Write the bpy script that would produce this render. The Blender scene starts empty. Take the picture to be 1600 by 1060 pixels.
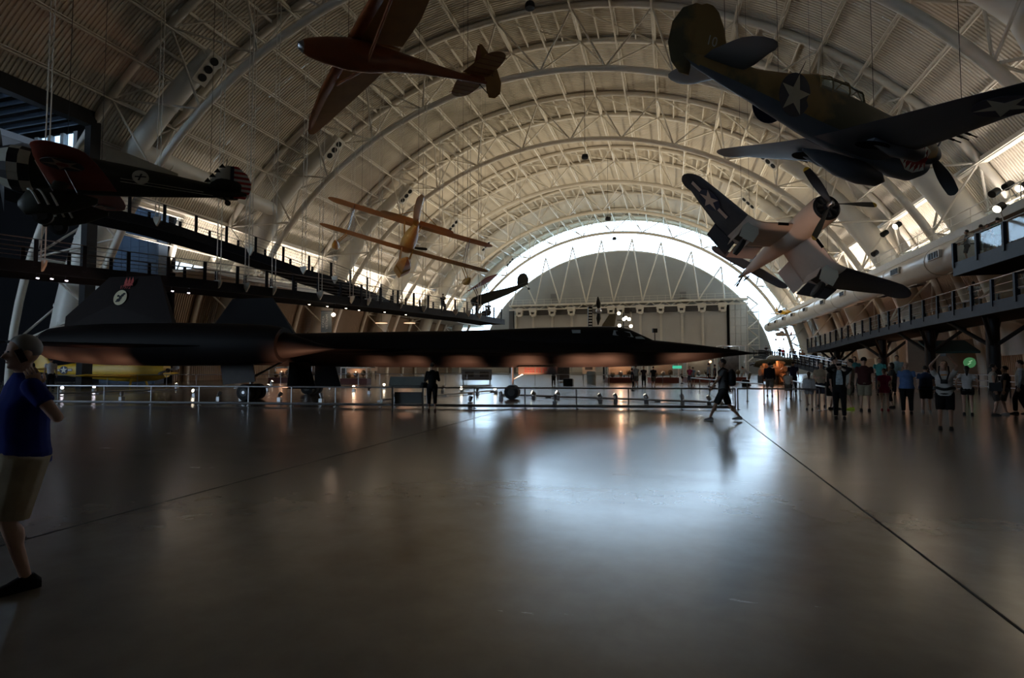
import bpy, bmesh, math, random
from mathutils import Vector, Matrix, Quaternion, noise
R = math.radians
random.seed(7)
SC = bpy.context.scene
COL = SC.collection
V = Vector
# ---------------------------------------------------------------- camera geometry (hall frame: +Y runs along the hall)
F, CX, CY, TH, HZ, EYE = 856.2, 800.0, 530.0, 0.2834, 570.65, 1.57
PT = math.atan((HZ-CY)/F)
VC = -10.69            # x of the hall's centre line
UA = 45.39             # y of one roof truss
BAY = 15.03
def ray(x, y):
    a = (x-CX)/F; b = (CY-y)/F
    Z = math.cos(PT)-b*math.sin(PT); Y = math.sin(PT)+b*math.cos(PT)
    return V((a*math.cos(TH)-Z*math.sin(TH), Z*math.cos(TH)+a*math.sin(TH), Y))
def at(x, y, d):
    return ray(x, y)*d + V((0, 0, EYE))
def onh(x, y, h=0.0):
    r = ray(x, y); t = (h-EYE)/r.z; return V((r.x*t, r.y*t, h))
def onu(x, y, u):
    r = ray(x, y); t = u/r.y; return V((r.x*t, u, EYE+r.z*t))
def rl(deg):
    c = R(deg); return 28.917-2.126*math.cos(2*c)+.249*math.cos(4*c)-.037*math.cos(6*c)
def arc(deg, off, u):
    r = rl(deg)+off; c = R(deg); return V((VC+r*math.sin(c), u, r*math.cos(c)))
# ---------------------------------------------------------------- materials
MATS = {}
def mat(name, col, rough=.6, metal=0.0, var=.0, scale=4.0, spec=.5, emit=None, es=1.0, bump=0.0, bscale=20.0, coat=0.0, col2=None):
    if name in MATS: return MATS[name]
    m = bpy.data.materials.new(name); m.use_nodes = True; MATS[name] = m
    nt = m.node_tree; b = nt.nodes['Principled BSDF']
    c = (*col, 1)
    b.inputs['Base Color'].default_value = c
    b.inputs['Roughness'].default_value = rough
    b.inputs['Metallic'].default_value = metal
    b.inputs['Specular IOR Level'].default_value = spec
    b.inputs['Coat Weight'].default_value = coat
    tc = nt.nodes.new('ShaderNodeTexCoord')
    if var or col2:
        n = nt.nodes.new('ShaderNodeTexNoise'); n.inputs['Scale'].default_value = scale; n.inputs['Detail'].default_value = 5
        nt.links.new(tc.outputs['Object'], n.inputs['Vector'])
        r = nt.nodes.new('ShaderNodeValToRGB')
        if col2:
            r.color_ramp.elements[0].color = c; r.color_ramp.elements[1].color = (*col2, 1)
            r.color_ramp.elements[0].position = .47; r.color_ramp.elements[1].position = .53
        else:
            r.color_ramp.elements[0].color = (*[x*(1-var) for x in col], 1); r.color_ramp.elements[1].color = (*[min(1, x*(1+var)) for x in col], 1)
            r.color_ramp.elements[0].position = .3; r.color_ramp.elements[1].position = .7
        nt.links.new(n.outputs['Fac'], r.inputs['Fac']); nt.links.new(r.outputs['Color'], b.inputs['Base Color'])
    if bump:
        n = nt.nodes.new('ShaderNodeTexNoise'); n.inputs['Scale'].default_value = bscale; n.inputs['Detail'].default_value = 4
        nt.links.new(tc.outputs['Object'], n.inputs['Vector'])
        bp = nt.nodes.new('ShaderNodeBump'); bp.inputs['Strength'].default_value = bump; bp.inputs['Distance'].default_value = .02
        nt.links.new(n.outputs['Fac'], bp.inputs['Height']); nt.links.new(bp.outputs['Normal'], b.inputs['Normal'])
    if emit:
        b.inputs['Emission Color'].default_value = (*emit, 1); b.inputs['Emission Strength'].default_value = es
    return m
def glass(name, col=(.8, .9, .95), opac=.12, rough=.05):
    if name in MATS: return MATS[name]
    m = bpy.data.materials.new(name); m.use_nodes = True; MATS[name] = m; nt = m.node_tree
    nt.nodes.clear(); o = nt.nodes.new('ShaderNodeOutputMaterial'); t = nt.nodes.new('ShaderNodeBsdfTransparent'); t.inputs[0].default_value = (*col, 1)
    g = nt.nodes.new('ShaderNodeBsdfGlossy'); g.inputs['Roughness'].default_value = rough
    x = nt.nodes.new('ShaderNodeMixShader'); x.inputs[0].default_value = opac
    nt.links.new(t.outputs[0], x.inputs[1]); nt.links.new(g.outputs[0], x.inputs[2]); nt.links.new(x.outputs[0], o.inputs[0])
    return m
# ---------------------------------------------------------------- mesh collecting
class MB:
    def __init__(s): s.v = []; s.f = []; s.mi = []; s.cur = 0
    def add(s, vs, fs):
        o = len(s.v); s.v += [tuple(p) for p in vs]; s.f += [tuple(i+o for i in f) for f in fs]; s.mi += [s.cur]*len(fs)
        return s
    def box(s, c, d, M=None):
        x, y, z = d[0]/2, d[1]/2, d[2]/2
        vs = [V((a*x, b*y, e*z)) for a in (-1, 1) for b in (-1, 1) for e in (-1, 1)]
        if M is not None: vs = [M @ p for p in vs]
        vs = [p+V(c) for p in vs]
        return s.add(vs, [(0, 1, 3, 2), (4, 6, 7, 5), (0, 4, 5, 1), (2, 3, 7, 6), (0, 2, 6, 4), (1, 5, 7, 3)])
    def bar(s, a, b, w, h):
        a = V(a); b = V(b); d = b-a; L = d.length
        if L < 1e-6: return s
        q = d.to_track_quat('X', 'Z').to_matrix()
        return s.box((a+b)/2, (L, w, h), q)
    def tube(s, a, b, r, n=6, r2=None, caps=True):
        return s.path([a, b], [r, r if r2 is None else r2], n, caps)
    def path(s, pts, rs, n=8, caps=True, closed=False):
        pts = [V(p) for p in pts]
        if not isinstance(rs, (list, tuple)): rs = [rs]*len(pts)
        N = len(pts); rings = []
        t0 = None; up = None
        for i, p in enumerate(pts):
            if closed: t = (pts[(i+1) % N]-pts[i-1])
            else: t = (pts[min(i+1, N-1)]-pts[max(i-1, 0)])
            if t.length < 1e-9: t = V((0, 0, 1))
            t.normalize()
            if up is None:
                up = V((0, 0, 1)) if abs(t.z) < .9 else V((1, 0, 0))
                up = (up-t*up.dot(t)).normalized()
            else:
                up = (up-t*up.dot(t))
                up = up.normalized() if up.length > 1e-6 else V((1, 0, 0))
            sd = t.cross(up)
            rr = rs[i] if not isinstance(rs[i], (list, tuple)) else None
            ring = []
            for k in range(n):
                a = 2*math.pi*k/n
                if rr is not None: ring.append(p+(up*math.cos(a)+sd*math.sin(a))*rr)
                else: ring.append(p+up*math.cos(a)*rs[i][0]+sd*math.sin(a)*rs[i][1])
            rings.append(ring)
        vs = [q for r_ in rings for q in r_]; fs = []
        M_ = N if closed else N-1
        for i in range(M_):
            j = (i+1) % N
            for k in range(n):
                k2 = (k+1) % n
                fs.append((i*n+k, i*n+k2, j*n+k2, j*n+k))
        if caps and not closed:
            fs.append(tuple(range(n-1, -1, -1))); fs.append(tuple((N-1)*n+k for k in range(n)))
        return s.add(vs, fs)
    def loft(s, rings, caps=True, closed=True):
        n = len(rings[0]); vs = [q for r_ in rings for q in r_]; fs = []
        for i in range(len(rings)-1):
            for k in range(n if closed else n-1):
                k2 = (k+1) % n
                fs.append((i*n+k, i*n+k2, (i+1)*n+k2, (i+1)*n+k))
        if caps:
            fs.append(tuple(range(n-1, -1, -1))); fs.append(tuple((len(rings)-1)*n+k for k in range(n)))
        return s.add(vs, fs)
    def ball(s, c, r, n=10, m=7, M=None):
        if not isinstance(r, (list, tuple)): r = (r, r, r)
        rings = []
        for i in range(1, m):
            a = math.pi*i/m
            rings.append([V((math.sin(a)*math.cos(2*math.pi*k/n)*r[0], math.sin(a)*math.sin(2*math.pi*k/n)*r[1], math.cos(a)*r[2])) for k in range(n)])
        vs = [V((0, 0, r[2]))]+[q for g in rings for q in g]+[V((0, 0, -r[2]))]
        fs = [(0, 1+k, 1+(k+1) % n) for k in range(n)]
        for i in range(m-2):
            for k in range(n):
                k2 = (k+1) % n; o = 1+i*n
                fs.append((o+k, o+n+k, o+n+k2, o+k2))
        L = len(vs)-1; o = 1+(m-2)*n
        fs += [(o+k, L, o+(k+1) % n) for k in range(n)]
        if M is not None: vs = [M @ q for q in vs]
        return s.add([q+V(c) for q in vs], fs)
    def prism(s, poly, d, M=None, c=(0, 0, 0)):
        "poly in XY, extruded d along Z"
        n = len(poly)
        vs = [V((p[0], p[1], -d/2)) for p in poly]+[V((p[0], p[1], d/2)) for p in poly]
        if M is not None: vs = [M @ q for q in vs]
        fs = [tuple(range(n-1, -1, -1)), tuple(range(n, 2*n))]+[(k, (k+1) % n, n+(k+1) % n, n+k) for k in range(n)]
        return s.add([q+V(c) for q in vs], fs)
    def sheet(s, rows, th=0.0):
        "grid of points"
        n = len(rows[0])
        return s.add([q for r_ in rows for q in r_], [(i*n+k, i*n+k+1, (i+1)*n+k+1, (i+1)*n+k) for i in range(len(rows)-1) for k in range(n-1)])
    def build(s, name, m, parent=None, smooth=False, ang=40, loc=None):
        me = bpy.data.meshes.new(name); me.from_pydata(s.v, [], s.f); me.update()
        ms = m if isinstance(m, (list, tuple)) else [m]
        for q in ms: me.materials.append(q)
        if len(ms) > 1: me.polygons.foreach_set('material_index', s.mi)
        bm = bmesh.new(); bm.from_mesh(me); bmesh.ops.recalc_face_normals(bm, faces=bm.faces); bm.to_mesh(me); bm.free()
        if smooth: me.shade_smooth(); 
        if smooth and ang < 180: me.set_sharp_from_angle(angle=R(ang))
        o = bpy.data.objects.new(name, me); COL.objects.link(o)
        if parent is not None: o.parent = parent
        if loc is not None: o.location = loc
        return o
def tag(o, label=None, cat=None, group=None, kind=None):
    if label: o['label'] = label
    if cat: o['category'] = cat
    if group: o['group'] = group
    if kind: o['kind'] = kind
    return o
def empty(name, loc=(0, 0, 0), rz=0.0, label=None, cat=None, group=None, M=None):
    o = bpy.data.objects.new(name, None); COL.objects.link(o); o.empty_display_size = .3
    if M is not None: o.matrix_world = M
    else: o.location = loc; o.rotation_euler = (0, 0, rz)
    return tag(o, label, cat, group)
def kids(o): return [c for c in list(COL.objects) if c.parent == o]
def copy_tree(o, parent=None):
    c = o.copy(); COL.objects.link(c)
    if parent is not None: c.parent = parent
    for ch in kids(o): copy_tree(ch, c)
    return c
def struct(o): o['kind'] = 'structure'; return o
def ordn(k): return ['first', 'second', 'third', 'fourth', 'fifth', 'sixth', 'seventh', 'eighth', 'ninth', 'tenth', 'eleventh', 'twelfth', 'thirteenth', 'fourteenth', 'fifteenth', 'sixteenth', 'seventeenth', 'eighteenth', 'nineteenth', 'twentieth'][k]
def lamp(kind, name, loc, power, col=(1, 1, 1), size=.2, tgt=None, spot=None, size_y=None, blend=.5):
    l = bpy.data.lights.new(name, kind); l.energy = power; l.color = col
    if kind == 'AREA':
        l.size = size
        if size_y: l.shape = 'RECTANGLE'; l.size_y = size_y
    else: l.shadow_soft_size = size
    if kind == 'SPOT': l.spot_size = R(spot or 60); l.spot_blend = blend
    o = bpy.data.objects.new(name, l); COL.objects.link(o); o.location = loc
    if tgt is not None: o.rotation_euler = (V(tgt)-V(loc)).to_track_quat('-Z', 'Y').to_euler()
    return o
def text_mesh(name, body, size, m, M, parent=None, ext=.002, align='CENTER'):
    cu = bpy.data.curves.new(name, 'FONT'); cu.body = body; cu.size = size; cu.extrude = ext; cu.align_x = align; cu.align_y = 'CENTER'
    t = bpy.data.objects.new(name, cu); COL.objects.link(t)
    dg = bpy.context.evaluated_depsgraph_get(); me = bpy.data.meshes.new_from_object(t.evaluated_get(dg))
    COL.objects.unlink(t); bpy.data.objects.remove(t)
    me.materials.clear(); me.materials.append(m)
    o = bpy.data.objects.new(name, me); COL.objects.link(o)
    if parent is not None: o.parent = parent
    o.matrix_local = M
    return o
def superring(x, w, h, zc, n=20, e=2.0, yc=0.0):
    r = []
    for k in range(n):
        a = 2*math.pi*k/n; c, s = math.cos(a), math.sin(a)
        r.append(V((x, yc+w*math.copysign(abs(c)**(2/e), c), zc+h*math.copysign(abs(s)**(2/e), s))))
    return r
# ---------------------------------------------------------------- shared materials
M_deck = mat('roof_deck_paint', (.62, .57, .48), .55, var=.06, scale=.6)
M_steel = mat('cream_steel_paint', (.66, .62, .54), .45, var=.04, scale=2)
M_duct = mat('white_duct_paint', (.68, .66, .60), .4, var=.05, scale=1)
M_black = mat('black_metal', (.008, .008, .009), .55, var=.1, spec=.25)
M_navy = mat('navy_steel_paint', (.03, .045, .075), .45, var=.1)
M_dark = mat('unlit_void_black', (.006, .006, .007), .9, var=.1, spec=.05)  # near-black colour stands in for the darkness of unlit spaces
M_white = mat('white_paint', (.75, .75, .73), .5, var=.03)
M_chrome = mat('brushed_steel', (.45, .45, .46), .3, 1.0, var=.05)
M_glass = glass('clear_glass', (.86, .92, .95), .05, .03)
# ================================================================ PEOPLE  (local: y forward, x right, z up)
def remeshed(b, name, m, parent, vox=.02, sm=2):
    me = bpy.data.meshes.new(name); me.from_pydata(b.v, [], b.f); me.update()
    bm = bmesh.new(); bm.from_mesh(me); bmesh.ops.recalc_face_normals(bm, faces=bm.faces); bm.to_mesh(me); bm.free()
    t = bpy.data.objects.new(name, me); COL.objects.link(t)
    r = t.modifiers.new('r', 'REMESH'); r.mode = 'VOXEL'; r.voxel_size = vox
    if sm: s = t.modifiers.new('s', 'SMOOTH'); s.iterations = sm; s.factor = .5
    dg = bpy.context.evaluated_depsgraph_get(); out = bpy.data.meshes.new_from_object(t.evaluated_get(dg))
    COL.objects.unlink(t); bpy.data.objects.remove(t)
    out.materials.clear(); out.materials.append(m); out.shade_smooth()
    o = bpy.data.objects.new(name, out); COL.objects.link(o)
    if parent is not None: o.parent = parent
    return o
def seg(b, p, q, r1, r2, n=10):
    b.path([p, q], [r1, r2], n); b.ball(p, r1, n, 6); b.ball(q, r2, n, 6)
def ik(a, c, l1, l2, pole):
    a = V(a); c = V(c); d = c-a; L = min(d.length, (l1+l2)*.999); u = d.normalized(); x = (l1*l1-l2*l2+L*L)/(2*L); h = math.sqrt(max(0, l1*l1-x*x))
    pl = V(pole)-u*V(pole).dot(u); pl.normalize(); return a+u*x+pl*h, a+u*L
SKIN = [mat('skin_light', (.50, .30, .21), .55, var=.05), mat('skin_tan', (.36, .19, .12), .55, var=.05), mat('skin_dark', (.10, .05, .035), .55, var=.05)]
def cloth(c, k=0):
    key = 'cloth_%02d_%02d_%02d' % tuple(int(x*99) for x in c); return mat(key, c, .85, var=.12, scale=9, spec=.2)
HAIR = {'dark': mat('dark_hair', (.015, .011, .009), .6), 'brown': mat('brown_hair', (.09, .045, .02), .6), 'grey': mat('grey_hair', (.24, .23, .22), .6), 'blond': mat('fair_hair', (.30, .19, .08), .6)}
M_eye = mat('eye_dark', (.02, .015, .012), .3); M_lip = mat('lip_tone', (.28, .10, .08), .5)
def hand(b, w, d, pal, s, curl=.5, sc=1.0, n=6):
    "w wrist, d direction, pal palm normal, s=+1 thumb side sign"
    d = V(d).normalized(); pal = (V(pal)-d*V(pal).dot(d)).normalized(); sd = d.cross(pal)*s
    k = sc
    b.loft([[w+d*t*k+sd*x*wd*k+pal*z*.013*k for x, z in ((-1, -.6), (-.5, -1), (.5, -1), (1, -.6), (1, .6), (.5, 1), (-.5, 1), (-1, .6))] for t, wd in ((-.01, .024), (.03, .034), (.085, .042), (.092, .040))])
    for i, (x, L) in enumerate(((.031, .070), (.011, .079), (-.010, .073), (-.030, .058))):
        p = w+d*.085*k+sd*x*k; pts = [p]; dd = d.copy(); 
        for j, f in enumerate((.45, .3, .25)):
            a = curl*(.5+.35*j+.06*i); dd = (dd*math.cos(a)+pal*math.sin(a)).normalized(); p = p+dd*L*f*k; pts.append(p)
        b.path(pts, [.0095*k, .009*k, .008*k, .0065*k], n)
    p = w+d*.028*k+sd*.030*k; q = p+(sd*.75+d*.6+pal*.35).normalized()*.036*k; r = q+(d*.8+sd*.25+pal*.5*(1+curl)).normalized()*.030*k
    b.path([p, q, r, r+(d*.7+pal*.7*curl).normalized()*.02*k], [.0125*k, .011*k, .009*k, .007*k], n)
def person(loc, face, H=1.72, label='', group=None, shirt=(.5, .5, .5), legs=(.02, .02, .03), style='trousers', sleeve='short', hair='dark', hl='short', skin=0, shoe=(.03, .03, .03),
           stride=0.0, lh=None, rh=None, head_pitch=0, head_yaw=0, fat=1.0, child=False, female=False, bend=0.0, vox=.021, spread=.11, hat=None, dress=False, full=True, lean=0.0, cat='person', jacket=None, lfoot=None, rfoot=None, lpole=None, lhd=None, lfat=1.0, lelb=None):
    root = empty('person', loc, face-R(90), label, cat, group)
    k = H/1.75
    def S(x, y, z): return V((x, y, z))*k
    hipz = .92; sh = 1.405; f = fat
    # bend forward about the hips
    def T(p):
        p = V(p); 
        if bend and p.z > hipz*k: 
            q = p-V((0, 0, hipz*k)); q = Matrix.Rotation(-R(bend), 3, 'X') @ q; return q+V((0, 0, hipz*k))
        return p
    hw = .095*(1.05 if female else 1)
    shw = (.175 if female else .195)
    lf_ = S(-spread, stride*.5, .08) if lfoot is None else V(lfoot)*k; rf_ = S(spread, -stride*.5, .08) if rfoot is None else V(rfoot)*k
    drop = (abs(stride)**2)*.10*k
    hl_, hr_ = S(-hw, 0, hipz)-V((0, 0, drop)), S(hw, 0, hipz)-V((0, 0, drop))
    kl, al = ik(hl_, lf_, .43*k, .43*k, (0, 1, 0)); kr, ar = ik(hr_, rf_, .43*k, .43*k, (0, 1, 0))
    sl, srr = T(S(-shw, 0, sh)), T(S(shw, 0, sh))
    L = T(S(-.26, .06, .82)) if lh is None else V(lh)*k; Rr = T(S(.26, .06, .82)) if rh is None else V(rh)*k
    el, wl = ik(sl, L, .29*k, .25*k, lpole if lpole else (-.5, -.8, -.4) if lh is None or lh[2] < 1.3 else (-1, .1, -.5)); er, wr_ = ik(srr, Rr, .29*k, .25*k, (.5, -.8, -.4) if rh is None or rh[2] < 1.3 else (1, .1, -.5))
    if lelb: el = V(lelb)*k; wl = el+(L-el).normalized()*.25*k
    TOR = [(.86, .150, .115, 0), (.93, .160*f, .125*f, 0), (1.02, .140*f, .115*f, 0), (1.12, .145*f, .118*f, .01), (1.25, .165*(1+.3*(f-1)), .118*f, .005), (1.34, .172, .11, -.005), (1.40, .160, .098, -.008), (1.44, .118, .082, -.01), (1.475, .075, .066, -.01), (1.50, .055, .055, -.01)]
    if female: TOR = [(z, w*(.92 if 1.0 < z < 1.2 else .95), d, y) for z, w, d, y in TOR]
    def torso(b, ex=0, z0=.8, z1=2):
        b.loft([[T(S((w+ex)*math.cos(a), y+(d+ex)*math.sin(a), z)) for a in [2*math.pi*i/16 for i in range(16)]] for z, w, d, y in TOR if z0 <= z <= z1])
    b = MB(); torso(b)
    nk = T(S(0, -.01, 1.47)); hp = Matrix.Rotation(R(head_yaw), 3, 'Z') @ Matrix.Rotation(R(head_pitch), 3, 'X')
    hc = nk+(Matrix.Rotation(-R(bend), 3, 'X') @ (V((0, .025, .165))*k))
    def HP(x, y, z): return hc+hp @ (V((x, y, z))*k)
    seg(b, nk-V((0, 0, .03*k)), hc-V((0, 0, .06*k)), .058*k, .052*k)
    b.ball(hc+hp @ V((0, -.008*k, .02*k)), (.076*k, .095*k, .105*k), 14, 10); b.ball(HP(0, .022, -.045), (.055*k, .066*k, .068*k), 12, 8)
    b.path([HP(0, .085, .015), HP(0, .108, -.022), HP(0, .09, -.03)], [.010*k, .017*k, .010*k], 8)
    for s in (-1, 1): b.ball(HP(s*.078, -.012, -.005), (.012*k, .02*k, .03*k), 8, 6)
    b.ball(HP(0, .07, -.088), (.028*k, .024*k, .02*k), 8, 6)
    for h_, k_, a_ in ((hl_, kl, al), (hr_, kr, ar)):
        seg(b, h_, k_, .088*k*(.5+.5*f), .056*k); seg(b, k_, a_+V((0, 0, .02*k)), .054*k, .036*k); b.ball(k_.lerp(a_, .3)+V((0, -.015*k, 0)), (.05*k, .055*k, .1*k), 8, 6)
        seg(b, a_+V((0, -.03*k, -.03*k)), a_+V((0, .12*k, -.055*k)), .035*k, .026*k)
    for s_, e_, w_ in ((sl, el, wl), (srr, er, wr_)): seg(b, s_, e_, .050*k, .038*k); seg(b, e_, w_, .038*k, .026*k)
    bo = remeshed(b, 'body', SKIN[skin], root, vox, 2)
    # hands merged into the body mesh
    hb = MB()
    for s, e_, w_ in ((-1, el, wl), (1, er, wr_)):
        d = (w_-e_).normalized()
        if s < 0 and lhd: d = V(lhd).normalized()
        hand(hb, w_-d*.005, d, V((-s, 0, 0)) if abs(d.x) < .8 else V((0, 1, 0)), -s if d.z < .3 else s, .45, k, 5)
    bm = bmesh.new(); bm.from_mesh(bo.data); t = bpy.data.meshes.new('t'); t.from_pydata(hb.v, [], hb.f); bm.from_mesh(t); bmesh.ops.recalc_face_normals(bm, faces=bm.faces); bm.to_mesh(bo.data); bm.free(); bpy.data.meshes.remove(t); bo.data.shade_smooth()
    if full:
        m = MB(); [m.ball(HP(s*.032, .083, .018), (.012*k, .007*k, .007*k), 8, 5) for s in (-1, 1)]; m.build('eyes', M_eye, root, True)
        m = MB(); m.ball(HP(0, .088, -.058), (.022*k, .006*k, .006*k), 8, 5); m.build('mouth', M_lip, root, True)
    # shirt
    b = MB(); torso(b, .016, .9 if not dress else .9)
    if style in ('shorts', 'trousers'): pass
    zz = [T(S(0, 0, z)) for z in (.84, .9)]
    b.loft([[T(S((.165*f+.012)*math.cos(a), (.128*f+.012)*math.sin(a), z)) for a in [2*math.pi*i/16 for i in range(16)]] for z in (.86, .95)])
    se = {'short': .55, 'long': 2.0, 'none': .12}[sleeve]
    for s_, e_, w_ in ((sl, el, wl), (srr, er, wr_)):
        if se >= 1: seg(b, s_, e_, .064*k, .052*k); seg(b, e_, w_.lerp(e_, .12), .052*k, .040*k)
        else: b.ball(s_, .064*k, 10, 6); b.path([s_, s_.lerp(e_, se)], [.063*k, .062*k], 12)
    so = remeshed(b, 'shirt' if not dress else 'dress_top', cloth(shirt), root, vox, 1)
    # lower garment
    b = MB(); dz = drop
    b.loft([[S((w+.016)*math.cos(a), (d+.018)*math.sin(a), z)-V((0, 0, dz)) for a in [2*math.pi*i/16 for i in range(16)]] for z, w, d in ((.84, .150, .115), (.9, .16*f, .125*f), (.97, .15*f, .12*f))])
    ends = {'trousers': (1, .93), 'shorts': (.98, 0), 'short_shorts': (.45, 0), 'capri': (1, .55), 'skirt': (.8, 0)}[style]
    if style == 'skirt':
        b.loft([[S(w*math.cos(a), w*.8*math.sin(a), z) for a in [2*math.pi*i/16 for i in range(16)]] for z, w in ((.95, .16), (.8, .19), (.55, .23))])
    else:
        for h_, k_, a_ in ((hl_, kl, al), (hr_, kr, ar)):
            b.ball(h_, .105*k*(.5+.5*f), 10, 6); b.path([h_, h_.lerp(k_, ends[0])], [.106*k*(.5+.5*f)*lfat, (.106-.026*ends[0] if style != 'shorts' else .094)*k*lfat], 12)
            if ends[1]: b.ball(k_, .076*k, 10, 6); b.path([k_, k_.lerp(a_, ends[1])], [.076*k, .062*k], 12)
    remeshed(b, {'trousers': 'trousers', 'capri': 'trousers', 'skirt': 'skirt'}.get(style, 'shorts'), cloth(legs if not dress else shirt), root, vox, 1)
    for a_, kk in ((al, kl), (ar, kr)):
        b = MB(); b.loft([[a_+V((x*w*k, y*k, z*k)) for x, z in ((-1, -.08), (1, -.08), (1, -.08+h*.6), (.6, -.08+h), (-.6, -.08+h), (-1, -.08+h*.6))] for y, w, h in ((-.085, .03, .06), (-.05, .04, .10), (.02, .042, .095), (.09, .047, .06), (.15, .042, .045), (.18, .022, .03))]); b.build('shoe', cloth(shoe), root, True, 60)
    # hair
    hm = HAIR.get(hair)
    if hm:
        b = MB()
        b.ball(HP(0, -.018, .035), (.083*k, .099*k, .102*k), 14, 9)
        if hl == 'long': b.path([HP(0, -.05, .0), HP(0, -.075, -.12), HP(0, -.085, -.26)], [(.07*k, .09*k), (.045*k, .085*k), (.02*k, .05*k)], 12)
        if hl == 'bob': b.ball(HP(0, -.03, -.03), (.095*k, .085*k, .11*k), 12, 8)
        if hl == 'pony': b.path([HP(0, -.1, .05), HP(0, -.15, -.05), HP(0, -.14, -.2)], [.03*k, .035*k, .012*k], 8)
        ho = b.build('hair', hm, root, True, 180)
        # clear the face: pull front hair vertices back
        for v in ho.data.vertices:
            q = hp.inverted() @ (v.co-hc); q = q/k
            if q.y > .045 and q.z < .07: q.y = .045-(.07-q.z)*.3
            if hl == 'short' and q.z < -.02: q.z = -.02+(q.z+.02)*.2; q.x *= .9
            v.co = hc+hp @ (q*k)
    if hat:
        b = MB(); b.ball(HP(0, -.01, .06), (.09*k, .105*k, .09*k), 14, 8); b.prism([(.075*k*math.cos(a), .07*k+.1*k*math.sin(a)) for a in [math.pi*i/10 for i in range(11)]], .012*k, hp, HP(0, .0, .06)); b.build('cap', cloth(hat), root, True, 60)
    return root, dict(hc=hc, HP=HP, lw=wl, rw=wr_, k=k, T=T, S=S, le=el, re=er)
TOCAM = None
def facing(kind, p):
    "angle of the facing direction: 'cam','away','left','right' as seen in the photo"
    d = V((-p[0], -p[1], 0)); a = math.atan2(d.y, d.x)
    return {'cam': a, 'away': a+math.pi, 'left': a-math.pi/2, 'right': a+math.pi/2}[kind] if isinstance(kind, str) else a+R(kind)
def by_px(x, yh, yf, kind, **kw):
    p = onh(x, yf, kw.pop('h', 0.0)); Z = -p.x*math.sin(TH)+p.y*math.cos(TH)
    H = kw.pop('H', None) or (yf-yh)*Z/F
    return person(p, facing(kind, p), H, **kw)
PG = 'visitors crowded at the right'
# --- the man at the left edge with a telephone at his ear
pm = onh(24, 919); fa = facing('left', pm)+R(12)
mp, J = person(pm, fa, 1.77, 'grey-haired person in blue shirt and beige shorts phoning at far left', shirt=(.006, .018, .17), legs=(.40, .33, .23), style='shorts', hair='grey', skin=0, shoe=(.012, .012, .012), fat=1.22,
    vox=.012, lfat=1.25, lelb=(-.30, -.12, 1.19), lh=(-.14, .06, 1.60), lhd=(.30, .28, 1), rh=(.24, -.12, .86), head_pitch=-6, lpole=(-.25, -.9, -1), lfoot=(-.09, -.03, .08), rfoot=(.09, .42, .1))
m = MB(); q = J['HP'](-.10, .03, -.015); m.box(q, (.016, .04, .095), Matrix.Rotation(R(-25), 3, 'X')); tag(m.build('telephone', M_black, None), 'small black telephone held to the ear of the person in blue', 'telephone')
ph = bpy.data.objects['telephone']; ph.matrix_world = Matrix.Translation(pm) @ Matrix.Rotation(fa-R(90), 4, 'Z')
wd = MB(); e0, w0 = J['le'], J['lw']; c_ = w0.lerp(e0, .12); dd = (e0-w0).normalized(); wd.path([c_, c_+dd*.022], .036, 14); wd.build('wrist_watch', M_chrome, mp, True)
# --- standing person at the barrier
wp, J = by_px(675, 568, 643.5, 'away', label='person in black jacket and trousers standing at the barrier, seen from behind', shirt=(.012, .012, .016), legs=(.01, .01, .012), style='capri', sleeve='long', hair='dark', hl='short', female=True, rh=(.12, .22, 1.25), lh=(-.12, .22, 1.25), shoe=(.10, .06, .05), vox=.016)
m = MB(); m.path([(-.26, -.02, .98), (-.27, -.02, .80)], [(.1, .05), (.14, .06)], 12); m.build('shoulder_bag', M_black, wp, True); m = MB(); m.path([(-.26, -.02, .95), (-.16, -.13, 1.2), (.0, -.12, 1.42)], .012, 6); m.build('bag_strap', M_black, wp)
# --- walker with a backpack
wk, J = by_px(1131, 563, 658, 'left', label='person with black backpack striding left past the nose of the jet', shirt=(.12, .125, .13), legs=(.03, .03, .03), style='shorts', hair='dark', H=1.74, stride=.72, shoe=(.25, .25, .25), skin=1, lh=(-.2, .3, .95), rh=(.22, -.18, .85), vox=.016, lfoot=(-.09, .36, .08), rfoot=(.09, -.40, .12))
m = MB(); m.loft([superring(0, .15, .1, 0, 14, 3)]) if False else None
b = MB(); b.loft([[V((w*math.cos(a), -.23+d*math.sin(a), z)) for a in [2*math.pi*i/14 for i in range(14)]] for z, w, d in ((.98, .10, .05), (1.02, .15, .10), (1.2, .16, .12), (1.38, .15, .10), (1.46, .08, .04))]); b.build('backpack', M_black, wk, True, 60)
for s in (-1, 1): b = MB(); b.path([(s*.1, -.14, 1.42), (s*.12, .0, 1.5), (s*.13, .13, 1.38), (s*.14, .1, 1.2), (s*.14, -.12, 1.08)], .018, 6); b.build('backpack_strap', M_black, wk, True)
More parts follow.
